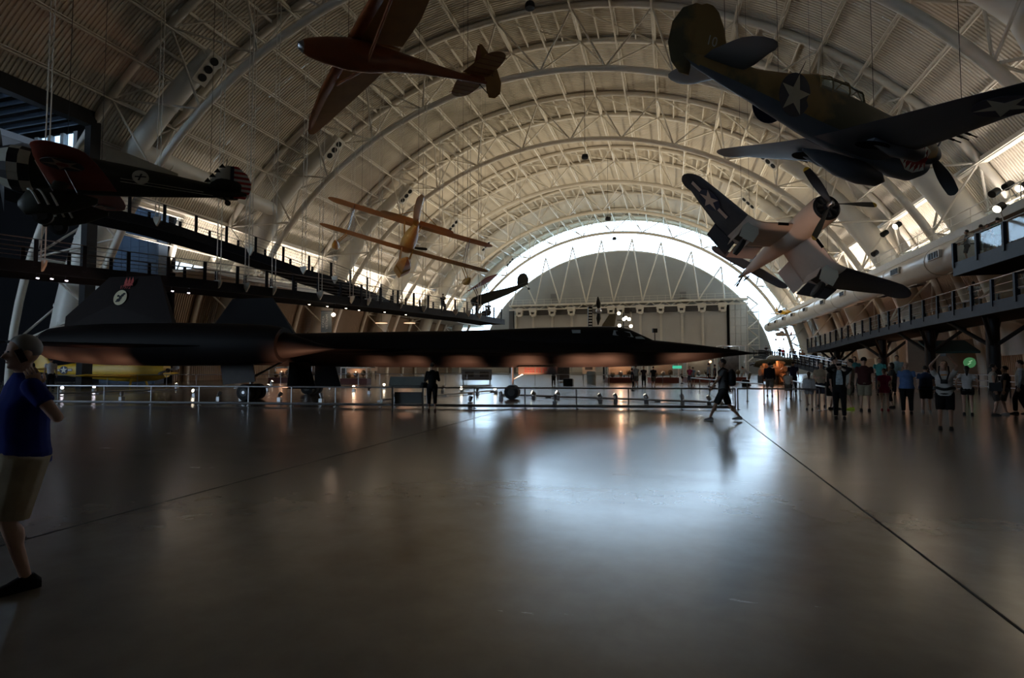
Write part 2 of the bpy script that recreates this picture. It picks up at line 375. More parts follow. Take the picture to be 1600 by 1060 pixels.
PEOPLE = [
 (1203, 567, 620, 'away', dict(label='person in dark top and pale shorts walking away near the bright floor', shirt=(.02, .02, .03), legs=(.2, .19, .17), style='shorts', stride=.35, skin=1, sleeve='long')),
 (1232, 580, 624, 'cam', dict(label='small child in pale shirt standing at the far barrier', shirt=(.45, .42, .36), legs=(.15, .14, .12), style='shorts', H=None)),
 (1240, 565, 617, 'away', dict(label='person in dark clothes behind the small child', shirt=(.02, .02, .05), legs=(.03, .03, .04))),
 (1265, 582, 641, 'away', dict(label='long-haired girl in white top and pale shorts leaning on the barrier', shirt=(.5, .49, .5), legs=(.3, .29, .3), style='short_shorts', hair='brown', hl='long', female=True, sleeve='long', skin=0)),
 (1284, 567, 636, 'cam', dict(label='person in beige polo shirt and dark shorts behind the barrier end', shirt=(.36, .28, .19), legs=(.02, .02, .025), style='shorts', lh=(-.12, .25, 1.15), rh=(.12, .25, 1.15))),
 (1298, 574, 640, 'right', dict(label='person in black dress between the beige polo and the plaid shirt', shirt=(.012, .012, .014), legs=(.012, .012, .014), style='skirt', hair='dark', hl='bob', female=True)),
 (1313, 566, 655, 'cam', dict(label='person in dark jacket over pale plaid shirt raising a camera to the eye', shirt=(.016, .016, .018), legs=(.01, .01, .012), sleeve='long', hair='grey', lh=(-.07, .17, 1.60), rh=(.07, .17, 1.60), jacket=1)),
 (1305, 558, 640, 'right', dict(label='tall person in dark shirt at the back of the crowd, left of the black cap', shirt=(.03, .03, .03), legs=(.02, .02, .02))),
 (1331, 562, 641, 'left', dict(label='person in cream shirt and khaki shorts with bright yellow-green shoes', shirt=(.42, .40, .34), legs=(.20, .18, .12), style='shorts', shoe=(.45, .6, .05), hair='dark', fat=1.1)),
 (1352, 560, 643, 'cam', dict(label='heavy person with black cap, dark red shirt and khaki shorts', shirt=(.06, .018, .018), legs=(.30, .26, .18), style='shorts', hat=(.01, .01, .012), fat=1.2)),
 (1383, 577, 642, 'cam', dict(label='girl in bright pink shirt and pink shorts', shirt=(.30, .015, .08), legs=(.28, .012, .06), style='short_shorts', hair='dark', hl='long', female=True, shoe=(.3, .03, .05))),
 (1395, 568, 638, 'left', dict(label='person in dark patterned top beside the girl in pink', shirt=(.05, .055, .06), legs=(.012, .012, .012), style='capri', hair='dark', hl='bob', female=True)),
 (1418, 567, 647, 'cam', dict(label='bald heavy person in light blue polo shirt and black trousers', shirt=(.09, .16, .34), legs=(.012, .012, .015), hair=None, fat=1.3)),
 (1448, 571, 645, 'away', dict(label='bending person in dark blue shirt with white shoes', shirt=(.04, .07, .15), legs=(.02, .012, .01), style='shorts', shoe=(.5, .5, .48), fat=1.3, bend=18, hair='dark')),
 (1478, 565, 672, 'cam', dict(label='person in white shirt and black shorts holding a camera overhead with both hands', shirt=(.45, .42, .40), legs=(.008, .008, .008), style='shorts', hair='brown', skin=1, lh=(-.13, .24, 1.82), rh=(.13, .24, 1.82), head_pitch=18, fat=1.12)),
 (1513, 573, 649, 'away', dict(label='person with dark hair in white shirt and black shorts, seen from behind', shirt=(.42, .40, .39), legs=(.008, .008, .008), style='short_shorts', hair='dark', hl='long', female=True, shoe=(.02, .02, .02), lh=(-.30, .0, 1.0), rh=(.30, .0, 1.0))),
 (1554, 570, 650, 'right', dict(label='person in pale sleeveless top with black shoulder bag near the right edge', shirt=(.38, .35, .30), legs=(.05, .045, .04), style='shorts', hair='dark', hl='long', female=True, sleeve='none', skin=1)),
 (1573, 573, 649, 'left', dict(label='person in black shirt and grey shorts near the right edge', shirt=(.012, .012, .012), legs=(.10, .10, .10), style='shorts', shoe=(.4, .4, .4))),
 (1597, 564, 648, 'left', dict(label='person in pale shirt and dark trousers cut by the right edge', shirt=(.38, .40, .42), legs=(.02, .02, .025), sleeve='long', stride=.3)),
 (1337, 558, 618, 'cam', dict(label='person in teal top behind the black cap', shirt=(.05, .22, .24), legs=(.02, .02, .03), female=True, hl='bob')),
 (1376, 560, 618, 'cam', dict(label='person in bright teal shirt with dark strap across the chest', shirt=(.08, .36, .36), legs=(.03, .03, .04), hair='brown')),
 (1403, 556, 617, 'cam', dict(label='dark-haired person in pale blue checked shirt at the back', shirt=(.34, .45, .50), legs=(.03, .03, .05))),
 (1065, 572, 600, 'right', dict(label='person in white shirt and black shorts under the nose of the jet', shirt=(.5, .5, .5), legs=(.01, .01, .012), style='shorts')),
 (1078, 573, 604, 'cam', dict(label='person in pink shirt beyond the nose of the jet', shirt=(.4, .06, .12), legs=(.1, .1, .12), style='shorts', female=True, hl='long')),
 (1083, 574, 603, 'away', dict(label='person in pale blue top beside the pink shirt', shirt=(.2, .3, .42), legs=(.12, .1, .08), style='shorts', female=True)),
 (1108, 568, 605, 'right', dict(label='person in grey shirt left of the walker, beyond the barrier', shirt=(.25, .27, .3), legs=(.03, .03, .035), style='shorts')),
 (1117, 570, 604, 'left', dict(label='person in dark shirt just behind the striding walker', shirt=(.05, .05, .07), legs=(.02, .02, .02))),
 (988, 576, 611, 'right', dict(label='person in dark blue shirt standing before the orange lit booth', shirt=(.02, .03, .05), legs=(.015, .015, .02))),
 (994, 571, 606, 'away', dict(label='person in light shirt right of the orange lit booth', shirt=(.3, .3, .3), legs=(.1, .09, .08), style='shorts')),
 (1006, 573, 605, 'cam', dict(label='first dark-clothed person under the jet, right of the booth', shirt=(.03, .02, .02), legs=(.02, .02, .02))),
 (1021, 573, 606, 'away', dict(label='dark-clothed person in khaki shorts under the jet', shirt=(.02, .02, .02), legs=(.12, .10, .07), style='shorts')),
 (1172, 573, 603, 'left', dict(label='person in white shirt bending forward beside the far display case', shirt=(.5, .5, .5), legs=(.16, .13, .08), style='shorts', bend=48, H=1.7, lh=(-.12, .55, .75), rh=(.12, .55, .75))),
 (865, 574, 604, 'away', dict(label='person in dark trousers seen below the belly of the jet', shirt=(.1, .1, .1), legs=(.04, .035, .03))),
 (78, 560, 612, 'away', dict(label='person in white shirt seen from behind near the yellow trainer', shirt=(.5, .5, .5), legs=(.01, .01, .01))),
 (43, 559, 611, 'cam', dict(label='person in dark clothes left of the white shirt near the yellow trainer', shirt=(.03, .03, .03), legs=(.02, .02, .02))),
]
extra = {}
for x, yh, yf, kind, kw in PEOPLE:
    kw = dict(kw); kw.pop('H', None) if kw.get('H', 1) is None else None
    far = (yf-yh) < 66
    kw['vox'] = .03 if far else .021
    extra[x] = by_px(x, yh, yf, kind, group=None, full=(kind != 'away' and not far), **kw)
# camera, straps and belts worn or held
rt, J = extra[1478]; W = rt.matrix_basis
m = MB(); m.box((0, .30, 1.90*J['k']), (.11, .03, .065)); m.path([(0, .285, 1.90*J['k']), (0, .26, 1.90*J['k'])], .022, 12); o = tag(m.build('compact_camera', M_chrome), 'small silver camera held overhead by the person in the white shirt', 'camera'); o.matrix_world = Matrix.Translation(rt.location) @ Matrix.Rotation(rt.rotation_euler.z, 4, 'Z')
m = MB(); m.box((0, .19, 1.17), (.14, .08, .10)); m.path([(0, .22, 1.17), (0, .30, 1.165)], .035, 12); o = tag(m.build('strapped_camera', M_black), 'black camera hanging on the chest of the person in the white shirt', 'camera'); o.matrix_world = Matrix.Translation(rt.location) @ Matrix.Rotation(rt.rotation_euler.z, 4, 'Z')
for s in (-1, 1): m = MB(); m.path([(s*.05, .19, 1.2), (s*.10, .165, 1.38), (s*.09, .06, 1.53), (s*.04, -.06, 1.56)], .016, 6); m.build('camera_strap', M_black, rt)
m = MB(); m.path([(.19*math.cos(a), .155*math.sin(a), 1.0+.02*math.sin(3*a)) for a in [2*math.pi*i/20 for i in range(20)]], .035, 8, closed=True); m.build('tied_sweater', M_black, rt, True)
m = MB(); m.box((-.0, .155, 1.33), (.12, .008, .03)); m.build('shirt_print', mat('orange_print', (.5, .2, .03), .7), rt)
rt, J = extra[1313]; m = MB(); m.loft([[V((w*s_, .135+.012*(1-abs(s_)), z)) for s_ in (-1, 0, 1)]+[V((w*s_, .115, z)) for s_ in (1, 0, -1)] for z, w in ((1.0, .09), (1.2, .085), (1.42, .05))]); m.build('plaid_shirt_front', mat('pale_plaid', (.35, .40, .42), .8, var=.4, scale=18), rt)
m = MB(); m.box((0, .2, 1.66*J['k']), (.12, .06, .07)); m.path([(0, .22, 1.66*J['k']), (0, .28, 1.66*J['k'])], .03, 10); o = tag(m.build('black_camera', M_black), 'black camera at the eye of the person in the dark jacket', 'camera'); o.matrix_world = Matrix.Translation(rt.location) @ Matrix.Rotation(rt.rotation_euler.z, 4, 'Z')
rt, J = extra[1554]; m = MB(); m.box((.0, .0, .0), (.1, .3, .26)); o = m.build('shoulder_bag', M_black, rt); o.location = (.24, .05, .9); m = MB(); m.path([(.24, .05, 1.03), (.1, .12, 1.35), (-.1, .05, 1.45)], .012, 6); m.build('bag_strap', M_black, rt)
# --- visitors up on the ramps, platform and walkways
UPP = [((14.6, 96, 2.95), 'cam', 1.7, 'person in dark clothes on the far ramp, leftmost of the row', (.03, .02, .02)), ((14.5, 84, 2.35), 'cam', 1.75, 'person in black on the far ramp, left of the red shirt', (.015, .015, .02)),
       ((14.5, 81.5, 2.2), 'cam', 1.7, 'person in red shirt on the far ramp', (.32, .02, .03)), ((14.5, 77, 2.0), 'left', 1.65, 'person in grey on the far ramp, right of the red shirt', (.15, .15, .17)),
       ((14.5, 74.5, 1.85), 'cam', 1.75, 'person in blue-grey on the far ramp', (.12, .14, .18)), ((14.5, 71.5, 1.7), 'right', 1.7, 'person in brown on the far ramp', (.10, .06, .045)), ((14.4, 69.5, 1.6), 'cam', 1.65, 'person in peach top on the far ramp, rightmost of the row', (.3, .18, .13)),
       ((14.95, 34.0, 6.93), 'left', 1.72, 'person in grey shirt at the left end of the viewing platform', (.20, .21, .23)), ((15.35, 33.5, 6.93), 'away', 1.85, 'person in pale hooded shirt on the viewing platform, seen from behind', (.38, .40, .42)),
       ((15.3, 31.9, 6.93), 'away', 1.8, 'person in green shirt on the viewing platform', (.03, .16, .10)), ((15.25, 32.7, 6.93), 'cam', 1.68, 'person in dark clothes next to the green shirt on the platform', (.02, .02, .025)),
       ((16.4, 36.8, 4.55), 'away', 1.72, 'person in white shirt on the ramp below the viewing platform', (.5, .5, .5)),
       ((-19.0, 52.5, 6.52), 'cam', 1.75, 'person in dark clothes on the far end of the left walkway', (.03, .03, .03)), ((-18.6, 55, 6.52), 'away', 1.7, 'person in grey near the end of the left walkway', (.1, .1, .1)), ((-20.6, 47.5, 6.52), 'away', 1.75, 'person in black midway along the left walkway', (.02, .02, .02))]
for p, kind, H, lb, c in UPP:
    person(V(p), facing(kind, p), H, lb, shirt=c, legs=(.03, .03, .035) if 'grey shirt' in lb or c[0] < .2 else (.18, .17, .14), style='shorts' if 'platform' in lb else 'trousers', vox=.03, full=False, sleeve='short', hair='dark', lh=(-.2, .28, 1.05), rh=(.2, .28, 1.05))
# ================================================================ HALL
U0, U1 = -38.0, 113.0
ROOF = 4.15
def floor_material():
    m = bpy.data.materials.new('polished_concrete'); m.use_nodes = True; nt = m.node_tree; b = nt.nodes['Principled BSDF']
    tc = nt.nodes.new('ShaderNodeTexCoord')
    def nz(sc, det=6, vec=None, rough=.6):
        n = nt.nodes.new('ShaderNodeTexNoise'); n.inputs['Scale'].default_value = sc; n.inputs['Detail'].default_value = det; n.inputs['Roughness'].default_value = rough
        nt.links.new(vec or tc.outputs['Object'], n.inputs['Vector']); return n
    n1 = nz(.35); n2 = nz(2.2)
    mp = nt.nodes.new('ShaderNodeMapping'); mp.inputs['Scale'].default_value = (.4, 1.5, 1); nt.links.new(tc.outputs['Object'], mp.inputs['Vector'])
    n3 = nz(1.3, 8, mp.outputs['Vector'], .7)
    mx = nt.nodes.new('ShaderNodeMixRGB'); mx.inputs[0].default_value = .5
    nt.links.new(n1.outputs['Fac'], mx.inputs[1]); nt.links.new(n2.outputs['Fac'], mx.inputs[2])
    r = nt.nodes.new('ShaderNodeValToRGB'); r.color_ramp.elements[0].position = .35; r.color_ramp.elements[1].position = .7
    r.color_ramp.elements[0].color = (.165, .140, .112, 1); r.color_ramp.elements[1].color = (.255, .222, .18, 1)
    nt.links.new(mx.outputs[0], r.inputs['Fac']); nt.links.new(r.outputs['Color'], b.inputs['Base Color'])
    q = nt.nodes.new('ShaderNodeMapRange'); q.inputs['From Min'].default_value = .3; q.inputs['From Max'].default_value = .7
    q.inputs['To Min'].default_value = .2; q.inputs['To Max'].default_value = .28
    nt.links.new(n3.outputs['Fac'], q.inputs['Value']); nt.links.new(q.outputs[0], b.inputs['Roughness'])
    bp = nt.nodes.new('ShaderNodeBump'); bp.inputs['Strength'].default_value = .12; bp.inputs['Distance'].default_value = .01
    n4 = nz(.9, 5); nt.links.new(n4.outputs['Fac'], bp.inputs['Height']); nt.links.new(bp.outputs['Normal'], b.inputs['Normal'])
    b.inputs['Specular IOR Level'].default_value = .5
    b.inputs['Coat Weight'].default_value = .35; b.inputs['Coat Roughness'].default_value = .16
    return m
M_floor = floor_material()
fl = MB(); fl.box((-15, 38, -.1), (130, 160, .2)); struct(fl.build('floor', M_floor))
M_joint = mat('dark_joint_sealant', (.02, .018, .016), .7)
# control joints cut along the hall
for nm, x in (('trim_1', onh(1425, 856).x), ('trim_2', onh(300, 773).x)):
    j = MB(); j.box((x, 38, .0015), (.022, 150, .003)); struct(j.build(nm, M_joint))

def deck_rows(u0, u1, ph0, ph1, pitch=.25, nseg=None):
    n = max(1, round((u1-u0)/pitch)); us = []
    p = (u1-u0)/n
    for k in range(n):
        a = u0+k*p
        us += [(a, 0), (a+p*.42, 0), (a+p*.52, .065), (a+p*.9, .065)]
    us.append((u1, 0))
    nseg = nseg or max(2, int(abs(ph1-ph0)/3.2))
    return [[arc(ph0+(ph1-ph0)*i/nseg, ROOF+d, u) for i in range(nseg+1)] for u, d in us]
# upper shell (crown) and the lower side panels, bay by bay
RIBS = [UA+BAY*k for k in range(-1, 5)]
PH_SIDE = 71.0                     # the ledge level
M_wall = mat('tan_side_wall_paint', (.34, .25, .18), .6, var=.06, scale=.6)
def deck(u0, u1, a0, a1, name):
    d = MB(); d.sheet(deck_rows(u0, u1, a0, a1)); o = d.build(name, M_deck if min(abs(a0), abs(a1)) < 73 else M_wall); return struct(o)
bays = [(-38, 27.8), (27.8, UA-BAY/2), (UA-BAY/2, UA+BAY/2)]+[(UA+BAY*(k+.5), UA+BAY*(k+1.5)) for k in range(0, 4)]
bays[-1] = (bays[-1][0], U1)
ceil_objs = []
for i, (a, b) in enumerate(bays):
    lo = -55.8 if i == 0 else (-64.5 if i == 1 else -71.3)
    o = deck(a, b, lo, 71.3, 'ceiling_%d' % (i+1)); ceil_objs.append(o)
# lower side walls under the ledge: corrugated, left only beyond the entrance opening
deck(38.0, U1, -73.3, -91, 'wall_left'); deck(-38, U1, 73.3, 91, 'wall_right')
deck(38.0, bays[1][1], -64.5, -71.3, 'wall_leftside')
w = MB(); w.box((-10.7, -38.2, 16), (90, .3, 34)); struct(w.build('wall_back', mat('back_wall_paint', (.2, .19, .18), .8, var=.1)))  # unseen end wall added to stop daylight leaking in from behind
# purlins: light lattice joists running along the hall, one per line, bay by bay
NODE = 6.45
def ang_at(s):
    "angle of arc length s on the roof line"
    st = abs(s); a = 0.0; acc = 0.0
    while acc < st:
        acc += R(.25)*(rl(a)+3.88); a += .25
    return math.copysign(a, s)
UP = [ang_at((k+.5)*NODE) for k in range(-8, 8)]
LOW = [(UP[i]+UP[i+1])/2 for i in range(len(UP)-1)]
PUR = sorted(UP+[(UP[i]+UP[i+1])/2 for i in range(len(UP)-1)])
PUR = [p for p in PUR if abs(p) < 70]
def joist(L, ang):
    "lattice joist of length L along Y, local origin at its roof end point"
    m = MB(); up = V((math.sin(R(ang)), 0, math.cos(R(ang)))); s = V((math.cos(R(ang)), 0, -math.sin(R(ang))))
    for dd, sx in ((0, .07), (0, -.07)):
        m.bar(s*sx-up*.06, s*sx-up*.06+V((0, L, 0)), .08, .08)
    m.bar(-up*.62, -up*.62+V((0, L, 0)), .12, .08)
    n = max(2, round(L/.9))
    for k in range(n):
        a = L*k/n; b = L*(k+.5)/n; c = L*(k+1)/n
        m.bar(-up*.08+V((0, a, 0)), -up*.6+V((0, b, 0)), .04, .04); m.bar(-up*.6+V((0, b, 0)), -up*.08+V((0, c, 0)), .04, .04)
    return m
for i, (a, b) in enumerate(bays):
    if i == 0: a = 8.0
    for p in PUR:
        if i == 0 and p < -55.8: continue
        o = joist(b-a, p).build('purlin', M_steel, ceil_objs[i]); o.location = arc(p, ROOF-.03, a)
# longitudinal edge beams above the bright side panels
PB = UP[13-0] if False else [x for x in UP if 60 < x < 67][0]
for sgn, nm in ((-1, 'left'), (1, 'right')):
    m = MB()
    a0 = 27.8 if sgn < 0 else -38
    m.bar(arc(sgn*PB, 3.95, a0), arc(sgn*PB, 3.95, U1), .42, .42)
    struct(m.build('trim_%d' % (3 if sgn < 0 else 4), M_steel))
# ---------------------------------------------------------------- roof trusses
def make_truss():
    t = empty('roof_truss', (0, 0, 0))
    step = 3
    for off, du, r, nm in ((0, 0, .27, 'lower_chord'), (3.88, -2.5, .25, 'upper_chord'), (3.88, 2.5, .25, 'upper_chord')):
        m = MB(); m.path([arc(-92+step*k, off, du) for k in range(int(184/step)+1)], r, 10); m.build(nm, M_steel, t, True)
    for a in LOW:
        p = arc(a, .12, 0)
        i = LOW.index(a)
        for q in (UP[i], UP[i+1]):
            for du in (-2.5, 2.5):
                m = MB(); m.tube(p, arc(q, 3.75, du), .085, 6); m.build('web_strut', M_steel, t, True)
    for k, q in enumerate(UP):
        m = MB(); m.tube(arc(q, 3.88, -2.5), arc(q, 3.88, 2.5), .13, 6); m.build('cross_strut', M_steel, t, True)
        if k < len(UP)-1:
            m = MB(); m.tube(arc(q, 3.85, -2.5), arc(UP[k+1], 3.85, 2.5), .08, 6); m.build('wind_brace', M_steel, t, True)
    return t
tr0 = make_truss()
for k, u in enumerate(RIBS):
    t = tr0 if k == 0 else copy_tree(tr0)
    t.location = (0, u, 0)
    tag(t, 'cream tubular arch truss of the roof, %s' % ['nearest, its foot in the dark opening at left', 'second from the camera', 'third from the camera', 'fourth from the camera', 'fifth from the camera', 'last before the glazed end arch'][k], 'roof truss', 'arch trusses of the roof')
# short joists between the twin upper chords
subs = [ang_at(s*NODE/4) for s in range(-17, 18) if s % 2]
for k, u in enumerate(RIBS):
    for a in subs:
        m = MB(); m.bar(V((0, -2.5, 0)), V((0, 2.5, 0)), .1, .22)
        o = m.build('joist', M_steel, ceil_objs[min(k+1, 6)]); o.location = arc(a, 3.95, u)
# ---------------------------------------------------------------- air ducts
def riser(sgn, u, first=False):
    m = MB(); P = []; r = []
    a = 86.0
    while a > 40: 
        P.append(arc(sgn*a, 2.3 if a > 58 else 2.6, u)); r.append(1.05 if a > 60 else (.9 if a > 56 else .68)); a -= 3
    m.path(P, r, 18)
    root = empty('air_duct', (0, 0, 0))
    m.build('duct_body', M_duct, root, True, 50)
    for a in (80, 71, 62, 50):
        c = arc(sgn*a, 2.3 if a > 58 else 2.6, u); c2 = arc(sgn*(a-.35), 2.3 if a > 58 else 2.6, u)
        m = MB(); m.path([c, c2], 1.09 if a > 60 else (.9 if a > 57 else .72), 18); m.build('duct_seam', M_duct, root, True)
    # nozzle box with three round outlets, near the top end and at the foot
    for aa, big in ((42.5, 1), (84.0, 0)) if (sgn < 0 and u < 31) else ((42.5, 1),):
        c = arc(sgn*aa, 2.6 if big else 2.3, u); 
        inw = (V((VC, u, 4))-c); inw.y = -6.0 if big else -30; inw.normalize()
        along = (arc(sgn*(aa+1), 2.5, u)-arc(sgn*(aa-1), 2.5, u)).normalized()
        side = inw.cross(along).normalized(); along = side.cross(inw).normalized()
        Mx = Matrix((along, side, inw)).transposed()
        rr = .66 if big else 1.0
        cc = c+inw*rr*.75
        b = MB(); b.box(cc, (2.4, 1.0, .7), Mx); bo = b.build('nozzle_box', M_duct, root)
        for q in (-.7, 0, .7):
            n = MB(); n.path([cc+along*q+inw*.3, cc+along*q+inw*.40], .28, 16); n.build('nozzle', M_black, bo, True, 60)
    return root
for k, u in enumerate(RIBS):
    for sgn in (-1, 1):
        o = riser(sgn, u)
        tag(o, 'white round air duct rising inside the %s roof truss on the %s side' % (ordn(k), 'left' if sgn < 0 else 'right'), 'air duct', 'riser ducts in the trusses')
o = empty('air_duct', (0, 0, 0), 0, 'white horizontal air duct running between the two nearest roof trusses on the left', 'air duct')
m = MB(); m.path([arc(-57, 2.4, RIBS[0]), arc(-57.5, 2.4, RIBS[0]+7), arc(-58, 2.4, RIBS[1])], .66, 16); m.build('duct_body', M_duct, o, True, 50)
for s in (2.5, 6.5, 10.5): m = MB(); m.path([arc(-57.3, 2.4, RIBS[0]+s), arc(-57.3, 2.4, RIBS[0]+s+.12)], .70, 16); m.build('duct_seam', M_duct, o, True)
# long duct hung along the right side
o = empty('air_duct', (0, 0, 0), 0, 'very long white horizontal duct with black grilles under the right hand ledge', 'air duct')
tx, tz = 16.2, 8.05
m = MB(); m.path([(tx, 36.2, tz), (tx, 70, tz), (tx, 72, tz-.03), (tx, 103, tz), (tx, 104.2, tz)], [.9, .9, .82, .82, .5], 20); m.build('duct_body', M_duct, o, True, 50)
for y in (40, 47, 54, 61, 68, 76, 84, 92, 99): m = MB(); m.path([(tx, y, tz), (tx, y+.15, tz)], .93 if y < 70 else .86, 20); m.build('duct_seam', M_duct, o, True)
for y in (38.5, 44.5, 50.5, 57, 64, 72, 79, 85, 91, 97):
    for sx, dz in ((-1, .1), (.35, -.85)):
        b = MB(); b.box((tx+sx*.88, y, tz+dz), (.3 if sx < 0 else .6, 1.5, .45 if sx < 0 else .2)); bo = b.build('grille_box', M_duct, o)
        for q in (-.5, -.17, .17, .5):
            n = MB(); n.box((tx+sx*.88-(.16 if sx < 0 else 0), y+q, tz+dz-(0 if sx < 0 else .11)), (.04, .24, .36) if sx < 0 else (.4, .22, .04)); n.build('grille', M_black, bo)
# ---------------------------------------------------------------- ledges with catwalk and strip windows
M_ledge = mat('pale_ledge_paint', (.6, .57, .5), .6, var=.05)
for sgn, nm in ((-1, 'left'), (1, 'right')):
    a0 = 38.0 if sgn < 0 else 2.0
    xin = VC+sgn*28.3; xout = VC+sgn*33.9
    m = MB(); m.box(((xin+xout)/2, (a0+U1)/2, 9.9), (abs(xout-xin), U1-a0, .25)); m.box((xin, (a0+U1)/2, 9.9), (.25, U1-a0, .5))
    struct(m.build('trim_%d' % (5 if sgn < 0 else 6), M_ledge))
    # catwalk rail
    r = empty('catwalk_rail', (0, 0, 0), 0, 'thin cream pipe handrail along the %s side ledge under the roof' % nm, 'handrail')
    m = MB(); m.tube((xin, a0, 11.15), (xin, U1-2, 11.15), .03, 6); m.build('rail', M_steel, r, True); m = MB(); m.tube((xin, a0, 10.6), (xin, U1-2, 10.6), .03, 6); m.build('rail', M_steel, r, True)
    y = a0
    while y < U1-2: m = MB(); m.tube((xin, y, 10.1), (xin, y, 11.15), .03, 6); y += 2.5; m.build('rail_post', M_steel, r, True)
M_dimglass = glass('dimmed_strip_glass', (.30, .30, .30), .1, .3)  # strip glass darkened to hold back the blue daylight
# window strips in the roof just above the ledges
def strip_window(n, sgn, u0, u1):
    root = struct(empty('window_%d' % n, (0, 0, 0)))
    g = MB(); g.sheet([[arc(sgn*73.2, ROOF-.35, u) for u in (u0, u1)], [arc(sgn*71.2, ROOF-.35, u) for u in (u0, u1)]]); struct(g.build('window_glass', M_dimglass, root))
    f = MB(); y = u0
    k = max(2, round((u1-u0)/1.5))
    for j in range(k+1):
        yy = u0+(u1-u0)*j/k; f.bar(arc(sgn*73.2, ROOF-.35, yy), arc(sgn*71.2, ROOF-.35, yy), .08, .12)
    for a in (73.2, 71.2): f.bar(arc(sgn*a, ROOF-.35, u0), arc(sgn*a, ROOF-.35, u1), .1, .14)
    struct(f.build('window_frame', M_steel, root))

strip_window(1, -1, 38.0, U1); strip_window(2, 1, 30.0, U1)
deck(-38.0, 30.0, 71.3, 73.3, 'wall_rightside')  # plain unseen strip added instead of windows, keeps daylight out near the camera
# ================================================================ END WALL
UW = 112.0
M_dome = mat('grey_wall_panel', (.34, .34, .33), .7, var=.05, scale=.4)
M_door = mat('hangar_door_panel', (.50, .48, .44), .65, var=.05, scale=.5)
def wall_poly(name, pts, y, th, m):
    b = MB(); n = len(pts)
    b.add([V((x, y, z)) for x, z in pts]+[V((x, y+th, z)) for x, z in pts], [tuple(range(n)), tuple(range(2*n-1, n-1, -1))]+[(k, (k+1) % n, n+(k+1) % n, n+k) for k in range(n)])
    return struct(b.build(name, m))
pts = [(arc(a, -2.3, UW).x, arc(a, -2.3, UW).z) for a in range(-88, 89, 4)]
wf = wall_poly('wall_far', [(pts[0][0], 0)]+pts+[(pts[-1][0], 0)], UW, .4, M_dome)
# panel joints on the dome: thin raised battens
m = MB()
for z in range(2, 25, 2):
    hw = math.sqrt(max(0, 1)); 
    a = 0
    xs = [p[0] for p in pts if p[1] >= z]
    if xs: m.box(((min(xs)+max(xs))/2, UW-.01, z), (max(xs)-min(xs), .03, .05))
struct(m.build('panel_joint', mat('panel_joint_grey', (.36, .355, .34), .7), wf))
# glazed ring between wall and roof
g = MB(); g.sheet([[arc(a, r, UW+.15) for a in range(-90, 91, 3)] for r in (-2.3, ROOF)])
wn = struct(empty('window_3', (0, 0, 0)))
struct(g.build('window_glass', M_glass, wn))
m = MB()
for r, s in ((-2.3, .30), (ROOF-.1, .3)):
    m.path([arc(a, r, UW) for a in range(-90, 91, 3)], s*.5, 6)
for a in range(-87, 88, 6): m.tube(arc(a, -2.3, UW), arc(a, ROOF, UW), .05, 5)
struct(m.build('window_frame', M_steel, wn, True))
# ground outside
gr = MB(); gr.box((-10, 190, -.35), (400, 150, .3)); struct(gr.build('ground_outside', mat('outdoor_ground', (.25, .27, .22), .9, var=.2)))
# wind truss across the wall: platform, rail, brackets
tx0, tx1, tz = -32.5, 13.8, 13.9
pt = empty('door_head_platform', (0, 0, 0), 0, 'long cream steel platform across the far wall above the hangar doors', 'platform')
m = MB(); m.box(((tx0+tx1)/2, 110.6, tz), (tx1-tx0, 2.4, .35)); m.build('deck', M_steel, pt)
m = MB(); m.box(((tx0+tx1)/2, 109.5, tz-.9), (tx1-tx0, .25, .25)); [m.bar((x, 109.5, tz-.9 if k % 2 else tz), (x+1.3, 109.5, tz if k % 2 else tz-.9), .12, .12) for k, x in enumerate([tx0+i*1.3 for i in range(int((tx1-tx0)/1.3))])]
m.build('lattice_girder', M_steel, pt)
m = MB()
for z in (.45, .95): m.box(((tx0+tx1)/2, 109.45, tz+.2+z), (tx1-tx0, .05, .05))
m.build('rail', M_steel, pt)
for k in range(int((tx1-tx0)/1.5)+1): m = MB(); m.box((tx0+k*1.5, 109.45, tz+.65), (.05, .05, .95)); m.build('rail_post', M_steel, pt)
bx = [onu(x, 500, 110).x for x in (812, 833, 863, 893, 955, 970, 1000, 1032, 1065, 1097, 1129)]
for x in bx:
    b = MB(); b.box((x, 109.9, tz-1.0), (1.5, .9, .8)); b.box((x-.5, 109.9, tz-1.7), (.35, .7, .8)); b.box((x+.5, 109.9, tz-1.7), (.35, .7, .8)); b.box((x+.1, 109.9, tz-2.1), (.8, .6, .5))
    b.build('door_roller_bracket', M_steel, pt)
# zig-zag wind struts up to the arch
tops = [onu(x, 380, 110).x for x in (815, 853, 895, 940, 988, 1033, 1080, 1126)]
bots = [onu(x, 470, 110).x for x in (800, 837, 875, 916, 959, 1004, 1049, 1092, 1132)]
def arch_z(x, off=-.3):
    a = -89
    best = None
    while a < 90:
        p = arc(a, off, 0)
        if best is None or abs(p.x-x) < best[0]: best = (abs(p.x-x), p.z)
        a += .5
    return best[1]
ws = empty('wind_strut_set', (0, 0, 0), 0, 'zig-zag of slim cream tubes from the platform up to the far arch', 'brace')
for k, t in enumerate(tops):
    for b in (bots[k], bots[k+1]):
        m = MB(); m.tube((b, 109.8, tz+.2), (t, 109.8, arch_z(t)), .13, 6); m.build('strut', M_steel, ws, True)
